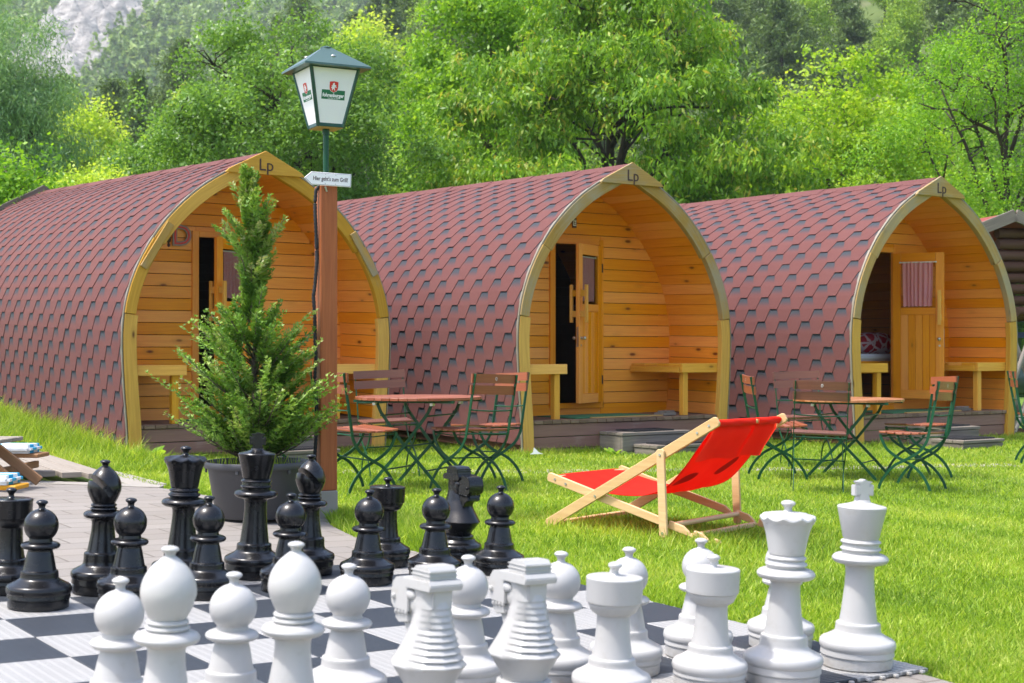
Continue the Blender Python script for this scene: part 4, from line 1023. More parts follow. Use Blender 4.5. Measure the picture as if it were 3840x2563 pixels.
# ------------------------------------------------------------------ red deck chair
DX,DY=.188,9.06; dz=gzf(DX+.5,DY-.1)-.004
dc=empty('deck_chair',(DX,DY,dz),R(-35.9),'wide red canvas deck chair with beech frame on the lawn','deck chair')
dc.rotation_euler=(R(-.6),R(1.0),R(-35.9))
WD=.88
def rail(p,q,hw,notches=None,foot=False,chop=0.0):
    """side view outline of a rail from p to q (x,z), half width hw; notches along the upper edge"""
    p=Vector(p); q=Vector(q); d=(q-p).normalized(); n=Vector((-d.y,d.x)); L=(q-p).length; up=n if n.y>0 else -n
    top=[(0.012,hw),(0,hw-.012)]; P=[p+up*(hw-.012),p+d*.012+up*hw]
    for a in (notches or []):
        for da,dh in ((-.05,0),(-.005,-.020),(.008,-.034),(.022,-.036),(.030,-.024),(.026,-.002),(.036,.0)):
            P.append(p+d*(a+da)+up*(hw+dh))
    P+= [q-d*.012+up*hw,q+up*(hw-.012)]
    if foot: P+=[q+d*.03-up*(hw*.3),q-d*.05-up*hw]
    else: P+=[q-up*(hw-.012),q-d*.012-up*hw]
    P+=[p+d*.012-up*hw,p-up*(hw-.012)]
    return [(v.x,v.y) for v in P]
def side(y,tag_):
    def pr(P,yy,t,nm):
        b=MB(); b.prism(P,t,Matrix.Translation((0,yy,0))); return b.build(nm,M['beech'],dc,bevel=.003)
    s=1 if tag_ else -1
    b=MB(); P=rail((.035,.022),(1.20,.712),.030)
    # foot cut flat on the ground
    P=[(x,max(z,.0)) for x,z in P]
    pr(P,y,.022,'back_rail')
    yi=y+.026*(1 if y<.4 else -1)
    P=rail((.018,.315),(1.215,-.002),.028,[.86,1.03,1.16]); P=[(x,max(z,-.012)) for x,z in P]
    pr(P,yi,.022,'seat_rail')
    yo=y-.024*(1 if y<.4 else -1)
    P=rail((.838,.53),(.872,.02),.026); pr(P,yo,.020,'strut')
    b=MB(); 
    for x,z,yy in ((.385,.222,y-.013*(1 if y<.4 else -1)),(.840,.497,yo-.012*(1 if y<.4 else -1)),(.868,.045,yo-.012*(1 if y<.4 else -1)),(1.07,.635,y-.012*(1 if y<.4 else -1)),(1.145,.68,y-.012*(1 if y<.4 else -1)),(.075,.300,yi-.012*(1 if y<.4 else -1)),(.155,.278,yi-.012*(1 if y<.4 else -1))):
        b.tube([(x,yy-.003,z),(x,yy+.003,z)],.0075,10)
    b.build('bolt',M['steel'],dc,smooth=40)
side(0,0); side(WD,1)
b=MB(); b.b2(.06,.10,.012,WD-.012,.020,.045); b.build('front_crossbar',M['beech'],dc,bevel=.004)
b=MB(); b.tube([(.900,.03,.090),(.900,WD-.03,.090)],.016,12); b.build('strut_rod',M['beech'],dc,smooth=60)
b=MB(); b.b2(1.00,1.03,.038,WD-.038,.020,.048); b.build('rear_crossbar',M['beech'],dc,bevel=.004)
b=MB(); b.tube([(1.155,.012,.690),(1.155,WD-.012,.690)],.014,12); b.build('head_rod',M['beech'],dc,smooth=60)
b=MB(); b.tube([(.060,.038,.306),(.060,WD-.038,.306)],.013,12); b.build('knee_rod',M['beech'],dc,smooth=60)
def canvas():
    P=ncurve([(.045,.322),(.16,.292),(.30,.262),(.45,.245),(.60,.243),(.72,.262),(.84,.315),(.95,.425),(1.05,.555),(1.13,.66),(1.152,.706)],6)
    b=MB(); ny=28; y0,y1=.045,WD-.045
    for i,(x,z) in enumerate(P):
        t=i/(len(P)-1)
        for j in range(ny+1):
            u=j/ny; sag=-.020*math.sin(math.pi*u)*math.sin(math.pi*t)+.004*math.sin(u*19+t*7)*t*(1-t)*3+.010*math.exp(-((u-.42)/.10)**2)*math.sin(math.pi*min(1,t*1.02))*t
            edge=.010*(1-(2*abs(u-.5))**6)
            b.v.append((x-.0,y0+(y1-y0)*u,z+sag+edge-.01))
    n=len(P)
    for i in range(n-1):
        for j in range(ny):
            a=i*(ny+1)+j; b.face((a,a+1,a+ny+2,a+ny+1))
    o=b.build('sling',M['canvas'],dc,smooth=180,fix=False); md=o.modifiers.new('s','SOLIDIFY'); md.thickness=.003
    # sleeve wrapped over the head rod and its hanging flap, split in two at the middle
    h=MB()
    for a,c in ((.030,WD*.60),(WD*.645,WD-.014)):
        sec=[(1.155+.022*math.cos(R(t)),.690+.022*math.sin(R(t))) for t in range(-120,160,20)]
        flap=[(1.02+.004,.49),(1.055,.545),(1.10,.61),(1.135,.66)]
        sec=[(x+.010,z-.020) for x,z in flap]+sec
        K=14
        for k in range(K+1):
            y=a+(c-a)*k/K
            for q,(x,z) in enumerate(sec): h.v.append((x+.003*math.sin(y*25+q),y,z-.006*math.sin(y*17)*(q<3)))
        base=len(h.v)-(K+1)*len(sec)
        for k in range(K):
            for q in range(len(sec)-1): e=base+k*len(sec)+q; h.face((e,e+1,e+len(sec)+1,e+len(sec)))
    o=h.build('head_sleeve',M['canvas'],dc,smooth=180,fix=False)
canvas()

# ------------------------------------------------------------------ low picnic table with striped cushions at the left edge
TX,TY=-3.80,10.0; tz=.175
pt=empty('picnic_table',(TX,TY,tz),R(-3),'low brown wooden picnic table with attached benches cut by the left edge','picnic table')
b=MB()
for k in range(5): b.b2(-1.1,.39,-.24+.098*k,-.15+.098*k,.262,.290)
b.build('tabletop',M['greydeck'],pt,bevel=.005)
for y0,x1,z0 in ((-.72,.72,.006),(.52,.39,.118)):
    b=MB(); b.b2(-1.1,x1,y0,y0+.22,z0,z0+.030); b.build('bench_plank',M['bench'] if y0<0 else M['picnic'],pt,bevel=.006)
for sx in (.32,-.9):
    for sy in (-1,1):
        b=MB(); b.bar((sx-.15,sy*.16,.262),(sx+.20,sy*.20,-.02),.03,.07,up=(0,0,1)); b.build('leg',M['picnic'],pt,bevel=.004)
    b=MB(); b.b2(sx-.03,sx+.0,-.68,.72,.035,.085); b.build('cross_beam',M['picnic'],pt,bevel=.004)
def cushion(x,y,z,w,lab):
    b=MB(); b.b2(-w/2,w/2,-.13,.13,0,.062); o=b.build('seat_cushion',M['stripe'],bevel=.022,seg=4,smooth=70); o.matrix_world=Matrix.Translation((TX,TY,tz))@Matrix.Rotation(R(-3),4,'Z')@Matrix.Translation((x,y,z)); tag(o,lab,'cushion','striped bench cushions')
cushion(.10,-.61,.038,1.16,'turquoise and white striped cushion on the nearer picnic bench')
cushion(-.24,.62,.150,1.16,'blue edged pale striped cushion on the farther picnic bench')

# ------------------------------------------------------------------ big plant pot
QX,QY=-1.52,8.78; qz=gzf(QX,QY)+.02
pt=empty('plant_pot',(QX,QY,qz),0,'large round dark grey plastic plant pot on the paving','plant pot')
b=MB(); b.lathe([(.235,0),(.245,.012),(.292,.285),(.296,.290),(.312,.292),(.316,.300),(.316,.322),(.311,.330),(.300,.330),(.296,.322),(.286,.27),(.05,.265)],56); b.build('tub',M['pot'],pt,smooth=35)
b=MB(); 
for k in range(6):
    a=k*1.047+.3; b.box((.302*math.cos(a),.302*math.sin(a),.283),(.02,.012,.03),a+1.57)
b.build('rim_lug',M['pot'],pt,bevel=.002)
b=MB(); b.lathe([(.29,.272),(.2,.285),(.1,.295),(.001,.298)],30); b.build('soil',M['soil'],pt,smooth=180)

# ------------------------------------------------------------------ foliage tools
def quads(P,A,B):
    """leaf quads: centre P, half length A, half width B (n,3) -> pointed diamonds of 4 verts"""
    V=np.stack([P-A,P+B*1.0-A*.1,P+A,P-B*1.0-A*.1],1).reshape(-1,3); n=len(P); F=np.arange(4*n).reshape(n,4); return V,F
def rand_unit(n): 
    v=RNG.normal(size=(n,3)); return v/np.linalg.norm(v,axis=1,keepdims=True)
def norm(v): return v/np.maximum(np.linalg.norm(v,axis=1,keepdims=True),1e-9)
def skeleton(h,r0,crown,n1=9,n2=5,seed=0,lean=(0,0),fork=.25,wob=.25,taper=0.):
    """trunk and limbs; returns MB and limb end points"""
    rr=random.Random(seed); b=MB(); ends=[]; (cx,cy,cz),(rx,ry,rz)=crown
    top=Vector((lean[0],lean[1],cz+rz*.7)); tr=[]; K=9
    for k in range(K+1):
        t=k/K; tr.append(Vector((top.x*t+rr.uniform(-1,1)*wob*.3*t,top.y*t+rr.uniform(-1,1)*wob*.3*t,-.1+(top.z+.1)*t)))
    b.tube(tr,[r0*(1.25 if k==0 else 1)*(1-.88*k/K) for k in range(K+1)],9,up=(0,1,0))
    for i in range(n1):
        t=fork+(1-fork)*(i+.5)/n1; p=tr[0].lerp(tr[-1],t); q=min(int(t*K),K-1); p=tr[q].lerp(tr[q+1],t*K-q)
        a=i*2.4+rr.random(); ph=rr.uniform(-.15,.9)
        tgt=Vector((cx+rx*.74*math.cos(a)*math.cos(ph),cy+ry*.74*math.sin(a)*math.cos(ph),max(cz+rz*.8*math.sin(ph)*(.4+t*.6),p.z+.2)))
        q_=1-min(.9,taper*1.1*max(0,(tgt.z-cz)/rz)); tgt.x=cx+(tgt.x-cx)*q_; tgt.y=cy+(tgt.y-cy)*q_
        pts=[p]; K2=5
        for k in range(1,K2+1):
            u=k/K2; v=p.lerp(tgt,u); v.z+=.18*rz*math.sin(u*2.2)*.5; v+=Vector([rr.uniform(-1,1)*wob*.5 for _ in range(3)])*u; pts.append(v)
        rl=r0*(1-.8*t)*.55+.012; b.tube(pts,[rl*(1-.8*k/K2) for k in range(K2+1)],6,up=(.3,.9,.1)); ends.append(pts[-1])
        for j in range(n2):
            u=rr.uniform(.3,1); q=min(int(u*K2),K2-1); s=pts[q].lerp(pts[q+1],u*K2-q); d=Vector([rr.gauss(0,1) for _ in range(3)]).normalized(); d.z=abs(d.z)*.6+.1
            e=s+d*rr.uniform(.2,.42)*min(rx,rz); m=s.lerp(e,.5)+Vector([rr.uniform(-1,1)*.12*rx for _ in range(3)]); b.tube([s,m,e],[rl*.4,rl*.25,.006],5,up=(.3,.9,.1)); ends.append(e)
    return b,ends
def crown_pts(nc,crown,seed,lob=.28,shell=.55,bottom=-.8,taper=0.,rc=0.,tw=16):
    """cluster centres in an uneven crown volume"""
    rg=np.random.default_rng(seed); (cx,cy,cz),(rx,ry,rz)=crown; ph=rg.random((6,3))*6.28; fr=rg.integers(2,6,(6,3))
    d=rg.normal(size=(nc*2,3)); d/=np.linalg.norm(d,axis=1,keepdims=True); d=d[d[:,2]>bottom][:nc]
    az=np.arctan2(d[:,1],d[:,0]); el=np.arcsin(d[:,2]); bump=np.zeros(len(d))
    for k in range(6): bump+=np.sin(fr[k,0]*az+ph[k,0])*np.cos(fr[k,1]*el*1.4+ph[k,1])
    rad=(shell+(1-shell)*rg.random(len(d))**.5)*(1+lob*bump/2.4)
    q=d*rad[:,None]; tp=1-taper*np.clip(q[:,2],0,1.1); q=q*np.stack([tp,tp,np.ones(len(q))],1)
    q=q*np.array([rx,ry,rz])+np.array([cx,cy,cz])
    if rc>0:      # gather the twigs into separate leafy clumps on the limbs
        nb=max(12,int(len(q)/tw)); cen=q[:nb]; ci=rg.integers(0,nb,len(q)); u=rg.normal(size=(len(q),3)); u/=np.linalg.norm(u,axis=1,keepdims=True); u[:,2]=np.where(u[:,2]<-.35,-u[:,2]*.6,u[:,2])
        rr_=rc*(.6+.8*rg.random(nb))[ci]*(.72+.28*rg.random(len(q))); loose=rg.random(len(q))<.12
        q=np.where(loose[:,None],q,cen[ci]+u*rr_[:,None]*np.array([1,1,.72]))
    return q, rad
def foliage(name,centers,per,spread,lsize,lwid,mat,parent,droop=.3,up=.2,seed=0,flat=1.,r_base=None,clump=.12):
    rg=np.random.default_rng(seed); n=len(centers); C=np.repeat(centers,per,0)
    off=rg.normal(size=(n*per,3))*spread*np.array([1,1,flat]); P=C+off
    d=rg.normal(size=(n*per,3)); d[:,2]-=droop*2; d=norm(d+off/spread*.5)
    nm=rg.normal(size=(n*per,3))*.8; nm[:,2]+=1+up; w=norm(np.cross(d,nm)); s=(.65+.7*rg.random(n*per))[:,None]
    V,F=quads(P,d*lsize*s*.5,w*lwid*s*.5)
    cr=np.repeat(rg.random(n),per); r=np.clip(.5+(cr-.5)*.55+rg.normal(size=n*per)*clump+(.0 if r_base is None else np.repeat(r_base,per)),0,1)
    return rawmesh(name,V,F,mat,r,parent)
L_={}
L_['cherry']=leafmat('leaf_cherry',[(.06,.14,.016),(.105,.235,.024),(.18,.35,.034),(.29,.46,.055),(.50,.43,.10)],.45)
L_['apple']=leafmat('leaf_apple',[(.07,.15,.03),(.12,.24,.05),(.19,.35,.075),(.30,.48,.14)],.45,.42,.45)
L_['maple']=leafmat('leaf_maple',[(.13,.26,.018),(.23,.40,.028),(.35,.52,.045),(.50,.60,.10)],.5)
L_['lime']=leafmat('leaf_lime',[(.09,.20,.018),(.15,.31,.028),(.24,.43,.04),(.37,.52,.08)],.5)
L_['fine']=leafmat('leaf_fine',[(.09,.22,.02),(.15,.33,.03),(.24,.45,.04),(.34,.54,.07)],.5)
L_['blue']=leafmat('leaf_bluish',[(.09,.17,.09),(.14,.26,.13),(.22,.37,.18),(.31,.47,.23)],.4)
L_['locust']=leafmat('leaf_locust',[(.20,.34,.03),(.34,.50,.05),(.48,.60,.10),(.62,.68,.25)],.5)
L_['thuja']=leafmat('leaf_thuja',[(.045,.11,.02),(.09,.20,.028),(.17,.32,.045),(.28,.40,.09),(.42,.42,.24)],.25,.5,.3)
L_['pineh']=leafmat('needle_pine',[(.055,.10,.035),(.09,.155,.05),(.14,.22,.07),(.21,.31,.09)],.3)
L_['birch']=leafmat('leaf_hill',[(.14,.25,.04),(.22,.37,.05),(.31,.48,.065),(.44,.57,.10)],.45)
L_['far']=leafmat('leaf_far',[(.12,.20,.06),(.18,.29,.08),(.25,.38,.10),(.36,.48,.13)],.3)

# potted conifer
th=empty('potted_conifer',(QX,QY,qz),0,'young thuja conifer with a thin top growing in the big dark pot','conifer')
sk=MB(); rr=random.Random(5); trunk=[Vector((.0,0,.28))]
for k in range(1,13): trunk.append(Vector((-.055*k/12+rr.uniform(-.012,.012),rr.uniform(-.012,.012),.28+1.70*k/12)))
sk.tube(trunk,[.030*(1-.085*k*.98) for k in range(13)],8,up=(0,1,0))
def th_w(z):
    return float(np.interp(z,[.30,.42,.52,.64,.78,.92,1.02,1.12,1.18,1.30,1.42,1.52,1.65,1.74,1.84,1.95,2.10],[.28,.37,.44,.47,.47,.46,.43,.37,.22,.08,.09,.14,.18,.18,.12,.06,.02]))
LP=[];LA=[];LB=[];LR=[]
for k in range(640):
    z=.34+1.70*(rr.random()**1.3) if k>40 else .36+1.68*k/40; 
    a=rr.random()*6.283; w=th_w(z)*((rr.uniform(.5,1.05) if z<1.2 else rr.uniform(.2,1.1)) if rr.random()<.9 else 1.2)*(1+.16*math.sin(a*3+z*6)); tz_=z-.12-.28*w
    st=Vector((-.055*(tz_-.3)/1.8,0,max(tz_,.30))); en=st+Vector((w*math.cos(a),w*math.sin(a),.14+.35*w+rr.uniform(-.03,.07)))
    if z>1.22 and rr.random()<.42: continue
    if z>1.92: en=Vector((-.05+rr.uniform(-.04,.04),rr.uniform(-.04,.04),z+.05))
    m=st.lerp(en,.5)+Vector((0,0,-.05*w)); pts=[st.lerp(m,t/5).lerp(m.lerp(en,t/5),t/5) for t in range(6)]
    if k%3==0: sk.tube([st,m,en],[.006,.004,.0015],4,up=(.3,.9,.1))
    d=(en-st).normalized(); side_=d.cross(Vector((rr.gauss(0,.5),rr.gauss(0,.5),1))).normalized(); base_r=rr.random()
    dep=rr.random()
    for q in range(14):
        t=.38+.62*q/13; p=st.lerp(m,t).lerp(m.lerp(en,t),t)
        for sg in (-1,1):
            for hh in range(2):
                l=.050*(1.25-t)*rr.uniform(.7,1.3)+.012; dd=(d*.75+side_*sg*rr.uniform(.5,1.1)+Vector((rr.gauss(0,.18),rr.gauss(0,.18),rr.gauss(0.05,.2)))).normalized()
                c=p+dd*l*.5+Vector((rr.gauss(0,.006),rr.gauss(0,.006),rr.gauss(0,.006)))
                n_=dd.cross(Vector((rr.gauss(0,.5),rr.gauss(0,.5),1))).normalized()
                LP.append(c);LA.append(dd*l*.55);LB.append(n_*.0062);LR.append(min(1,max(0,.15+.5*base_r+.28*(t-.5)+rr.gauss(0,.10)+(.15 if z>1.4 else 0))))
                c2=c+n_*.009*sg; LP.append(c2);LA.append((dd*.8+n_*sg*.5)*l*.35);LB.append(n_*.0045);LR.append(LR[-1])
V,F=quads(np.array(LP),np.array(LA),np.array(LB)); rawmesh('foliage',V,F,L_['thuja'],np.array(LR),th); sk.build('trunk',M['bark'],th,smooth=180)
# weeds on the pot soil
def blades(n,cx,cy,cz,rad,hmin,hmax,seed,w=.004):
    rg=np.random.default_rng(seed); a=rg.random(n)*6.283; r=rad*np.sqrt(rg.random(n)); P=np.stack([cx+r*np.cos(a),cy+r*np.sin(a),np.full(n,cz)],1)
    h=rg.uniform(hmin,hmax,n); lean=rg.normal(size=(n,2))*.35; tip=P+np.stack([lean[:,0]*h,lean[:,1]*h,h],1); mid=P+(tip-P)*.55+np.stack([-lean[:,0]*h*.12,-lean[:,1]*h*.12,h*.05],1)
    b_=rg.random(n)*6.283; wd=np.stack([np.cos(b_),np.sin(b_),np.zeros(n)],1)*w/2
    V=np.stack([P-wd,P+wd,mid+wd*.7,mid-wd*.7,tip],1); F4=(np.arange(n)*5)[:,None]+np.array([0,1,2,3]); F3=(np.arange(n)*5)[:,None]+np.array([3,2,4])
    return V.reshape(-1,3),F3,F4,rg
V,F3,F4,_=blades(220,QX,QY,qz+.285,.27,.03,.14,3,.004)
Fall=np.concatenate([F4,np.concatenate([F3,F3[:,2:3]],1)[:0]])
o=rawmesh('pot_weeds',V,F4,M['grass'],RNG.random(len(F4))); tag(o,'wispy weeds growing around the conifer in the dark pot','weeds',kind='stuff')

# ------------------------------------------------------------------ lawn
def pod_tr(x,y,i):
    (X0,D0),_=PODS[i]; dx=x-X0; dy=y-D0; return CT*dx+ST*dy, -ST*dx+CT*dy
PBY=np.array([p[0] for p in PB]); PBX=np.array([p[1] for p in PB])
def blocked(x,y):
    k=(y<14.0)&(x<np.interp(y,PBY,PBX)+.06*(y>10.4)); k|=(y<10.66)&(x<np.interp(y,PBY,PBX)+.0)
    for i in range(3):
        t,r=pod_tr(x,y,i); k|=(t>.02)&(t<PW-.02)&(r>-.01)&(r<7)
    dx=x/SQ-BO[0]; dy=y/SQ-BO[1]; j=dx*cB+dy*sB; ii=dx*sB-dy*cB; k|=(ii>-2.05)&(ii<6.03)&(j>-1)&(j<7.02)
    for i,b_ in ((0,(1.15,1.9,-.85)),(1,(1.08,2.05,-.78)),(2,(.95,1.62,-.5)),(2,(.76,1.46,-.94))):
        t,r=pod_tr(x,y,i); k|=(t>b_[0])&(t<b_[1])&(r>b_[2])&(r<0)
    k|=(np.abs(x-PX)<.06)&(np.abs(y-PY)<.06)
    return k
def lawn(name,n,xyf,hf,wf,seed,label,lean=.45,mat=None):
    rg=np.random.default_rng(seed); x,y=xyf(rg,n); ok=~blocked(x,y); x,y=x[ok],y[ok]; n=len(x); z=gz(x,y)
    h=hf(x,y,rg); w=wf(x,y); P=np.stack([x,y,z-.018],1); h=h+.014; l=rg.normal(size=(n,2))*lean; tip=P+np.stack([l[:,0]*h,l[:,1]*h,h],1)
    a=rg.random(n)*np.pi; s=np.stack([np.cos(a),np.sin(a),np.zeros(n)],1)*w[:,None]/2; mid=P+(tip-P)*.45-np.stack([l[:,0]*h*.18,l[:,1]*h*.18,-h*.05],1)
    V=np.stack([P,mid+s,tip,mid-s],1).reshape(-1,3); F=np.arange(4*n).reshape(n,4)
    pn=.5+.22*np.sin(x*2.1+np.sin(y*1.3)*2)*np.cos(y*1.7+x*.6)+.12*np.sin(x*5.3+y*4.1); r=np.clip(pn+rg.normal(size=n)*.33,0,1)
    o=rawmesh(name,V,F,mat or M['grass'],r); return tag(o,label,'grass',kind='stuff')
def xy_view(rg,n):
    y=4.2*(19/4.2)**rg.random(n); e=.375*y+.25; x=np.where(rg.random(n)<.76,(rg.random(n)*2-1)*e,np.sign(rg.random(n)-.35)*(e+rg.random(n)*2.4)); return x,y
lawn('lawn_grass',540000,xy_view,lambda x,y,rg:rg.uniform(.006,.029,len(x))*(1+.35*np.sin(x*3+y*2)**2),lambda x,y:.0028+.00045*y,1,'short bright green mown grass of the lawn')
def xy_band(rg,n):
    l=rg.random(n)*8.5-1.9; t=-1.5*rg.random(n)**1.3+.03; (X0,D0),_=PODS[0]; return X0+CT*t-ST*l, D0+ST*t+CT*l
lawn('tall_grass',60000,xy_band,lambda x,y,rg:rg.uniform(.07,.24,len(x))*(.35+.65*sstep(12.6,14.5,y))*(.6+.8*rg.random(len(x))**2),lambda x,y:.007+x*0,2,'long unmown grass along the left side of the left cabin',.5)
def xy_skirt(rg,n):
    i=rg.integers(0,3,n); t=rg.random(n)*PW*1.06-.1; r=-np.abs(rg.normal(size=n))*.10-.005
    side=rg.random(n)<.35; r2=rg.random(n)*5; t=np.where(side,-np.abs(rg.normal(size=n))*.08,t); r=np.where(side,r2,r)
    X0=np.array([p[0][0] for p in PODS])[i]; D0=np.array([p[0][1] for p in PODS])[i]; return X0+CT*t-ST*r, D0+ST*t+CT*r
lawn('border_grass',26000,xy_skirt,lambda x,y,rg:rg.uniform(.02,.075,len(x))*(.5+rg.random(len(x))**2),lambda x,y:.006+x*0,3,'tufts of uncut grass along the foot of the cabins')
def xy_post(rg,n):
    k=rg.integers(0,5,n); cx=np.array([PX+.02,DX+.45,DX+1.1,-.55,PX+.35])[k]; cy=np.array([PY,DY-.1,DY-.55,8.0,8.75])[k]; s=np.array([.13,.4,.3,.25,.25])[k]
    return cx+rg.normal(size=n)*s, cy+rg.normal(size=n)*s
lawn('post_grass',9000,xy_post,lambda x,y,rg:rg.uniform(.03,.085,len(x)),lambda x,y:.005+x*0,4,'slightly longer grass around the lamp post foot')
# broad weeds by the left cabin and the middle steps, each a small thing
def weed(x,y,n,s,seed,lab):
    b=MB(); rr=random.Random(seed); z=gzf(x,y)
    for k in range(n):
        a=rr.random()*6.28; l=s*rr.uniform(.6,1.1); w=l*.32; u=Vector((math.cos(a),math.sin(a),rr.uniform(.5,1.6))).normalized(); sd_=u.cross(Vector((0,0,1))).normalized()
        p=Vector((x+rr.gauss(0,s*.25),y+rr.gauss(0,s*.25),z)); bend=Vector((math.cos(a),math.sin(a),-.3))*l*.35
        b.poly([p,p+u*l*.4+sd_*w*.8,p+u*l*.75+sd_*w+bend*.4,p+u*l+bend,p+u*l*.75-sd_*w+bend*.4,p+u*l*.4-sd_*w*.8],r=rr.random())
    o=b.build('weed',L_['lime'],fix=False); tag(o,lab,'weed')
weed(-3.42,13.75,9,.20,1,'broad leaved weed at the foot of the left cabin arch'); weed(1.02,14.95,10,.09,2,'small leafy weed beside the middle cabin steps'); weed(-3.05,13.9,6,.13,3,'small dock plant under the left cabin front planks')
b=MB(); b.prism([(-.04,0),(.09,.005),(.05,.02),(.0,.07),(-.01,.02)],.01,r=.5); o=b.build('paper_scrap',M['paper']); tag(o,'crumpled white paper scrap in the grass by the middle cabin','litter'); o.location=(.22,14.75,gzf(.22,14.75)+.02)

# ------------------------------------------------------------------ hills
def cap(x): return np.interp(x,[-140,-60,-47,-32,-25,-18,-8,5,60,200],[8,9,11,15,21,28,38,62,85,110])
def hillz(X,Y):
    n=1.6*np.sin(X*.11+1)*np.cos(Y*.09)+.8*np.sin(X*.31+Y*.23)
    s=2.5+.50*(Y-95)+.05*X; c=cap(X)+.02*(Y-95)+n; t=-np.logaddexp(-s/4,-c/4)*4
    return np.where(Y<92,gz(X,Y)*0+.9+.04*(Y-34)*.9-1.2,t)+n*.3
xs=np.linspace(-150,150,90); ys=np.linspace(86,300,90)
def m_hill():
    m,nt,p,_=newmat('hill_soil'); g=N(nt); co=g.coord(); n=g.noise(co,.25,5,.6); c=g.mix(n,(.07,.12,.03),(.14,.19,.05)); c=g.mix(g.mapr(g.noise(co,.12,4),.6,.72,0,.5),c,(.26,.22,.16)); g.set(p.inputs['Base Color'],c); p.inputs['Roughness'].default_value=1; return m
sheet('hillside',xs,ys,hillz,m_hill())
def mtn_raw(X,Y): return .62*(Y-380)+14*np.sin(X*.013+Y*.011)*np.cos(Y*.017-X*.006)+9*np.sin(X*.041+Y*.013+2)+6*np.abs(np.sin(X*.063-Y*.041))
def rockmask(X,Y):
    a=X/Y; el=(mtn_raw(X,Y))/Y; band=np.exp(-((a+.235+ (el-.27)*-1.05)/.034)**2)*(el>.145)
    w=.5+.5*np.sin(X*.09+3*np.sin(Y*.05))*np.cos(Y*.08+X*.03); top=sstep(.222,.245,el)*np.exp(-((a+.20)/.085)**2); cen=np.exp(-((a-.117)/.022)**2)*(el>.228)
    return np.clip(band*1.25+top*.75*w+cen+ (w-.5)*.35,0,1)
def mtnz(X,Y):
    z=mtn_raw(X,Y); m=rockmask(X,Y); r=np.abs(np.sin(X*.17+Y*.21))*7+np.abs(np.sin(X*.37-Y*.19+1))*4.5+2.5*np.sin(X*.9+Y*.7)
    return z+m*r
xs=np.linspace(-330,330,330); ys=np.linspace(360,760,260); X,Y=np.meshgrid(xs,ys)
def m_mtn():
    m,nt,p,_=newmat('mountain'); g=N(nt); co=g.coord(); at=g.attr('rock')
    n=g.noise(co,.05,6,.65); n2=g.noise(g.scale(co,(1,1,2.5)),.16,5,.7)
    gr=g.mix(n2,(.08,.14,.04),(.18,.26,.07)); rk=g.mix(g.mapr(n2,.3,.7,0,1),(.24,.23,.22),(.50,.48,.45))
    f=g.mapr(g.math('ADD',at,g.math('MULTIPLY',g.math('SUBTRACT',n2,.5),1.1)),.42,.56,0,1)
    g.set(p.inputs['Base Color'],g.mix(f,gr,rk)); p.inputs['Roughness'].default_value=1; g.set(p.inputs['Normal'],g.bump(n2,.9,3.)); return m
V=np.stack([X,Y,mtnz(X,Y)],-1).reshape(-1,3); nx=len(xs); i,j=np.meshgrid(np.arange(nx-1),np.arange(len(ys)-1)); a=(j*nx+i).ravel()
mo=rawmesh('mountain',V,np.stack([a,a+1,a+nx+1,a+nx],1),m_mtn()); mo.data.shade_smooth(); tag(mo,kind='structure')
at=mo.data.attributes.new('rock','FLOAT','POINT'); at.data.foreach_set('value',rockmask(X,Y).astype(np.float32).ravel())
# the wood that clothes the mountain reads as one mass
rg=np.random.default_rng(5); n=15000; y=rg.uniform(430,690,n); a=rg.uniform(-.37,.22,n); x=a*y; rm=rockmask(x,y)+rg.normal(size=n)*.12; k=rm<.40; x,y=x[k],y[k]; z=mtnz(x,y); n=len(x)
H=rg.uniform(4,9,n); per=26; C=np.repeat(np.stack([x,y,z],1),per,0); hh=np.repeat(H,per); t=rg.random(n*per); rad=(1-t*.85)*hh*.28; an=rg.random(n*per)*6.283
P=C+np.stack([rad*np.cos(an),rad*np.sin(an),hh*(.1+.9*t)],1); d=norm(rg.normal(size=P.shape)+np.stack([np.cos(an),np.sin(an),-.5+0*an],1)); w=norm(np.cross(d,rg.normal(size=P.shape)+np.array([0,-.6,1.])))
V,F=quads(P,d*(hh*.16)[:,None],w*(hh*.085)[:,None]); tone=np.repeat(np.clip(rg.normal(size=n)*.22+.45,0,1),per)
tag(rawmesh('mountain_forest',V,F,L_['far'],np.clip(tone+rg.normal(size=n*per)*.1,0,1)),'distant green wood covering the mountain around the pale rock',kind='stuff')

# hillside trees: a few kinds, then copies
def hill_conifer(h,seed,mat,pine):
    rr=random.Random(seed); rg=np.random.default_rng(seed); root=empty('pine_tree' if pine else 'spruce_tree',cat='tree')
    b=MB(); b.tube([(0,0,-.5),(.05,0,h*.4),(.1*rr.uniform(-1,1),.1,h*.97)],[h*.020,h*.014,.02],6,up=(0,1,0)); b.build('trunk',M['darkbark'],root,smooth=180)
    PC=[]; rows=int(h*1.9)
    for k in range(rows):
        t=k/rows; z=h*((.30 if pine else .10)+(.68 if pine else .88)*t); prof=(math.sin(math.pi*min(1,.28+.72*t))**.7 if pine else (1-t)**.85)*h*(.21 if pine else .20)+.12
        nb=7 if t<.8 else 4
        for q in range(nb):
            a=rr.random()*6.283; L=prof*rr.uniform(.55,1.15)
            for s in range(3): f=(.35+.65*s/2)*L; PC.append((f*math.cos(a),f*math.sin(a),z+(.12*f if pine else -.22*f)+rr.gauss(0,.1)))
    PC=np.array(PC); foliage('crown',PC,20,.26 if pine else .22,.46,.11,mat,root,droop=.0 if pine else .35,seed=seed,flat=.75,clump=.13); return root
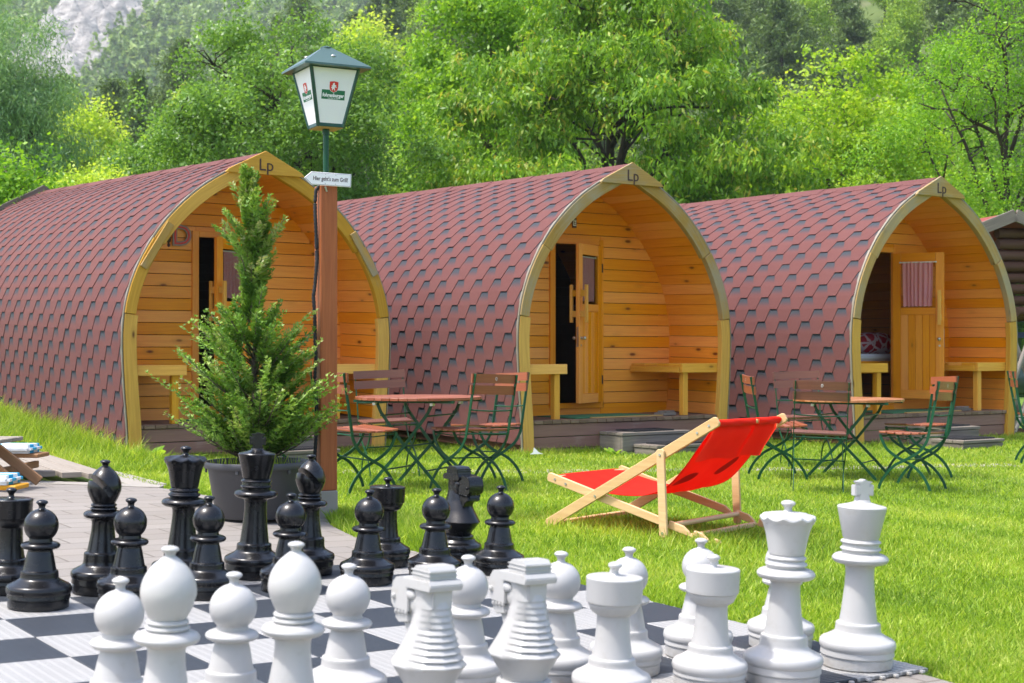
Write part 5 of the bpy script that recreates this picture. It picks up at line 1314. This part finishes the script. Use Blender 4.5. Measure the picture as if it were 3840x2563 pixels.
def hill_leafy(h,seed,mat):
    rr=random.Random(seed); root=empty('broadleaf_tree',cat='tree'); cr=((0,0,h*.6),(h*.24,h*.24,h*.38))
    b=MB(); b.tube([(0,0,-.5),(.1,0,h*.5),(0,.1,h*.85)],[h*.018,h*.012,.02],6,up=(0,1,0)); b.build('trunk',M['darkbark'],root,smooth=180)
    C,_=crown_pts(240,cr,seed,.4,.3,-.9); foliage('crown',C,26,.34,.26,.16,mat,root,seed=seed); return root
KP=[hill_conifer(11,31,L_['pineh'],True),hill_conifer(13,32,L_['pineh'],True),hill_conifer(9,33,L_['birch'],True),hill_conifer(14,34,L_['pineh'],False),hill_conifer(10,35,L_['pineh'],False)]
KL=[hill_leafy(8.5,41,L_['birch']),hill_leafy(7,42,L_['locust']),hill_leafy(10,43,L_['birch'])]
used=set(); pts=[]; rr=random.Random(77); tries=0
def place_tree(p,x,y,s,lab,grp):
    r=p if p.name not in used else copy_tree(p); used.add(p.name)
    r.location=(x,y,float(hillz(np.array(x),np.array(y)))-.3); r.scale=(s,s,s*rr.uniform(.95,1.1)); r.rotation_euler=(0,0,rr.random()*6.28); tag(r,lab,'tree',grp)
while len(pts)<285 and tries<16000:
    tries+=1; y=96+104*rr.random()**.8; x=y*rr.uniform(-.375,.385)
    if any((x-a)**2+(y-b_)**2<3.9**2 for a,b_ in pts): continue
    if x<-52 and y>135: continue
    pts.append((x,y)); leafy=rr.random()<.20; q_=x/y
    zone=['above the willow','above the locust tree','above the apple tree','above the lantern','above the lime tree','above the cherry tree','right of the cherry tree','above the maple','above the ash tree'][min(8,max(0,int((q_+.375)/.0845)))]
    hgt=['at the foot of the slope','low on the slope','halfway up the slope','high on the slope','on top of the slope'][min(4,int((y-96)/21))]
    sc_=rr.uniform(.78,1.14); sz='small ' if sc_<.9 else ('tall ' if sc_>1.03 else 'mid sized ')
    if leafy: q=rr.randrange(3); place_tree(KL[q],x,y,sc_,sz+('pale green broadleaf tree %s %s' if q!=1 else 'yellow green broadleaf tree %s %s')%(hgt,zone),sz+('pale broadleaf trees %s %s' if q!=1 else 'yellow green trees %s %s')%(hgt,zone))
    else:
        q=rr.choice([0,0,1,1,2,3,4]); place_tree(KP[q],x,y,sc_,sz+(('dark green pine %s %s','dark green pine %s %s','light green pine %s %s')[q] if q<3 else 'narrow spruce %s %s')%(hgt,zone),sz+(('dark pines %s %s','dark pines %s %s','light pines %s %s')[q] if q<3 else 'spruces %s %s')%(hgt,zone))

# ------------------------------------------------------------------ trees and shrubs behind the cabins
def tree(name,lab,x,y,crown,mat,nc,per,ls,lw,seed,droop=.3,spread=.26,r0=.16,n1=10,n2=6,lob=.25,shell=.5,cat='tree',bark='bark',lean=(0,0),fork=.25,bottom=-.8,trunk=True,branch_leaves=True,flat=1.,clump=.12,grp=None,taper=0.,rc=.0,tw=16):
    z=gzf(x,y); root=empty(name,(x,y,z),0,lab,cat,grp)
    sk,ends=skeleton(crown[0][2]+crown[1][2],r0,crown,n1,n2,seed,lean,fork,.25,taper); sk.build('trunk',M[bark],root,smooth=180,fix=False)
    C,rad=crown_pts(nc,crown,seed,lob,shell,bottom,taper,rc,tw)
    if branch_leaves: C=np.concatenate([C,np.array([tuple(e) for e in ends if ((e.x-crown[0][0])/crown[1][0])**2+((e.z-crown[0][2])/crown[1][2])**2<.8*(1-.5*taper*max(0,(e.z-crown[0][2])/crown[1][2])) for _ in range(2)]).reshape(-1,3)])
    foliage('crown',C,per,spread,ls,lw,mat,root,droop=droop,seed=seed,flat=flat,clump=clump); return root
tree('cherry_tree','big leafy cherry tree behind the middle cabin',2.0,30,((0,0,4.5),(4.2,3.4,5.0)),L_['cherry'],2900,38,.135,.048,51,droop=.9,spread=.13,r0=.20,n1=14,lob=.20,shell=.45,bark='darkbark',taper=.62,clump=.15,rc=.52,tw=15)
tree('apple_tree','gnarled dark limbed apple tree behind the lamp post and left cabin',-4.45,27.5,((0,0,4.7),(2.55,2.2,2.55)),L_['apple'],1500,44,.078,.046,52,droop=.1,spread=.14,r0=.19,n1=12,n2=7,lob=.33,shell=.42,bark='darkbark',rc=.42,tw=15)
tree('lime_tree','bright green tree rising behind the left of the cherry tree',-.55,37,((0,0,7.0),(2.1,2.2,4.6)),L_['lime'],1250,40,.11,.08,53,droop=.3,spread=.17,rc=.55,tw=14)
tree('maple_tree','yellow green maple behind the right cabin',8.2,35,((0,0,4.6),(2.5,2.4,2.9)),L_['maple'],1300,42,.10,.075,54,droop=.2,spread=.16,lob=.3,rc=.48,tw=14)
tree('ash_tree','light feathery tree with dark stems at the right edge behind the cabin',8.75,26,((0,0,4.7),(2.15,2.0,3.4)),L_['fine'],750,40,.065,.034,55,droop=.2,spread=.16,r0=.11,n1=15,n2=8,lob=.3,shell=.25,bark='darkbark',fork=.12,rc=.30,tw=12)
tree('willow_tree','bluish green soft needled tree at the upper left',-13.5,38,((0,0,5.9),(2.0,2.0,3.9)),L_['blue'],1500,44,.16,.026,56,droop=.6,spread=.20,lob=.3,bark='darkbark',rc=.5,tw=14)
tree('locust_tree','slender yellow green tree left of the apple tree',-15.6,54,((0,0,6.6),(1.25,1.2,2.6)),L_['locust'],420,30,.15,.10,57,spread=.30,r0=.12,lob=.35,shell=.3,bark='darkbark')
tree('yellow_tree','small bright yellow green tree on the slope just right of the lantern',-8.4,85,((0,0,14.5),(1.9,1.8,3.3)),L_['locust'],300,28,.24,.16,58,spread=.5,r0=.14,shell=.3,lob=.4,bark='darkbark')
tree('birch_tree','mid green tree between the willow and the apple tree',-11.6,48,((0,0,4.8),(1.5,1.5,2.8)),L_['birch'],420,32,.13,.08,59,spread=.34)
sh=[(-7.0,25,((0,0,2.6),(1.25,.9,1.45)),'locust','pale flowering bush behind the left end of the left cabin'),
    (-8.9,24,((0,0,1.9),(1.0,.9,1.4)),'lime','green bush at the left behind the left cabin'),
    (-1.9,26.5,((0,0,2.1),(1.6,1.0,1.7)),'maple','bright green bush between the left and middle cabins behind the roof'),
    (-4.6,25.5,((0,0,2.0),(1.5,1.0,1.6)),'apple','dull green bush behind the left cabin roof'),
    (4.9,29,((0,0,2.2),(1.7,1.0,1.9)),'cherry','dark green bush between the middle and right cabins'),
    (6.7,30,((0,0,2.3),(1.5,1.0,2.0)),'maple','yellow green bush behind the right cabin roof'),
    (1.2,27,((0,0,1.9),(1.8,1.0,1.9)),'cherry','dark green bush under the cherry tree'),
    (9.8,25,((0,0,1.9),(1.6,1.0,1.9)),'fine','green bush behind the shelter at the right')]
for k,(x,y,c,mt,lab) in enumerate(sh):
    tree('bush',lab,x,y,c,L_[mt],420,46,.062,.042,70+k,spread=.13,r0=.05,n1=8,n2=3,rc=.30,tw=12,cat='bush',grp='bushes behind the cabins')
tree('sapling','young light green sapling at the left edge behind the cabin roof',-7.25,21.2,((0,0,2.7),(.85,.8,1.35)),L_['fine'],200,34,.075,.05,90,spread=.16,r0=.03,n1=12,n2=4,lob=.35,shell=.2)
tree('larch_tree','second slender tree at the left edge, darker than the locust',-19.5,52,((0,0,5.0),(2.4,2.2,4.0)),L_['birch'],420,34,.18,.05,91,spread=.36)

# ------------------------------------------------------------------ shelter, parked car, pole fence at the right
hx,hy=7.45,21.0
sr=empty('log_shelter',(hx,hy,gzf(hx,hy)),R(12),'dark log shelter with red and grey gabled roof behind the right cabin','shelter')
b=MB()
for sx in (-1,1): b.bar((-.45,-.1,3.0) if False else (-.35,-.12,2.98),(-.35+sx*1.9 if sx>0 else -.85,-.12,2.98-(.72 if sx>0 else .19)),.05,.17,up=(0,0,1))
b.build('barge_board',M['greywood'],sr,bevel=.004)
b=MB(); b.poly([(-.35,-.14,3.02),(-.35,4,3.02),(1.6,4,2.28),(1.6,-.14,2.28)]); b.poly([(-.35,-.14,3.02),(-.35,4,3.02),(-.9,4,2.81),(-.9,-.14,2.81)]); b.build('roof',plain('red_roof',(.26,.045,.035),.6,0,.2,5,.2),sr,fix=False)
b=MB()
for k in range(8): b.tube([(-.8 if k<6 else -.5,.10+.02*(k%2),1.62+.16*k),(1.6 if k<4 else 1.1,.10+.02*(k%2),1.62+.16*k)],.078,8,up=(0,1,0))
for k in range(3): b.tube([(-.5+.8*k,-.35,1.60),(-.5+.8*k,3,1.60)],.08,8)
b.build('logs',M['darkwood'],sr,smooth=60)
b=MB(); b.tube([(-.6,.1,-.1),(-.6,.1,1.6)],.09,10,up=(0,1,0)); b.tube([(1.4,.1,-.1),(1.4,.1,1.6)],.09,10,up=(0,1,0)); b.build('corner_post',M['darkwood'],sr,smooth=60)
b=MB(); b.b2(-.8,1.5,3.0,3.1,-.1,2.6); b.build('rear_wall',M['darkwood'],sr)
# car
cr=empty('parked_car',(8.75,24.2,gzf(8.7,24)),R(78),'dark green parked car behind the pole fence at the right edge','car')
b=MB(); P=[(-2.1,.35),(-2.15,.75),(-2.05,.95),(-1.2,1.02),(-.55,1.50),(.1,1.60),(1.3,1.60),(1.95,1.40),(2.1,1.0),(2.15,.6),(2.1,.35)]
b.prism(P,1.66,r=.5); b.build('body',M['carpaint'],cr,bevel=.07,seg=3,smooth=40)
b=MB()
for s in (-1,1): b.prism([(-.95,1.04),(-.45,1.44),(.15,1.52),(1.2,1.52),(1.75,1.36),(1.9,1.06)],.02,Matrix.Translation((0,s*.83,0)))
b.prism([(-.62,-.001),(.62,-.001),(.52,.50),(-.52,.50)],.02,Matrix.Translation((-1.14,0,1.04))@Matrix.Rotation(R(90),4,'Z')@Matrix.Rotation(R(52),4,'X')); b.build('window',plain('car_glass',(.10,.14,.18),.08,0,.1,4,0),cr)
for sx in (-1.35,1.35):
    for sy in (-.75,.75):
        b=MB(); b.tube([(sx,sy-.1,.33),(sx,sy+.1,.33)],.33,24); w_=b.build('wheel',M['rubber'],cr,smooth=40); b=MB(); b.tube([(sx,sy-.105,.33),(sx,sy+.105,.33)],.20,20); b.build('rim',M['steel'],w_,smooth=40)
for sy in (-.6,.6):
    b=MB(); b.sphere((-2.06,sy,.78),.12,14,8,(.5,1.3,.8)); b.build('headlight',M['steel'],cr,smooth=60)
fx,fy=6.42,18.9
fe=empty('pole_fence',(fx,fy,gzf(fx,fy)),R(14),'rustic fence of crossed grey poles at the right edge','fence')
for k in range(7):
    for s in (-1,1):
        b=MB(); x0=.30*k; b.tube([(x0-s*.27,-.03*s,.02),(x0,-.03*s,.62),(x0+s*.27,-.03*s,1.24+.05*math.sin(k*3+s))],[.036,.034,.030],8,up=(0,1,0)); b.build('pole',M['lattice'],fe,smooth=60)
b=MB(); b.bar((-.3,.07,.30),(2.2,.07,.30),.04,.07); b.bar((-.3,.07,1.0),(2.2,.07,1.0),.04,.07); b.build('rail',M['lattice'],fe,bevel=.004)
b=MB(); b.b2(-.5,2.4,-.06,.10,-.03,.06); b.build('sill',M['darkwood'],fe)

# ------------------------------------------------------------------ the air
hz=MB(); hz.b2(-380,380,-12,770,-8,330); 
mh=bpy.data.materials.new('haze'); mh.use_nodes=True; mh.node_tree.nodes.clear(); o_=mh.node_tree.nodes.new('ShaderNodeOutputMaterial'); v_=mh.node_tree.nodes.new('ShaderNodeVolumePrincipled')
v_.inputs['Color'].default_value=(.86,.93,1,1); v_.inputs['Density'].default_value=.00028; v_.inputs['Anisotropy'].default_value=.2; mh.node_tree.links.new(v_.outputs[0],o_.inputs['Volume'])
tag(hz.build('haze',mh),kind='stuff')
for a in bpy.data.meshes:
    pass
scene.cycles.volume_bounces=0; scene.cycles.max_bounces=7; scene.cycles.diffuse_bounces=4; scene.cycles.transparent_max_bounces=8
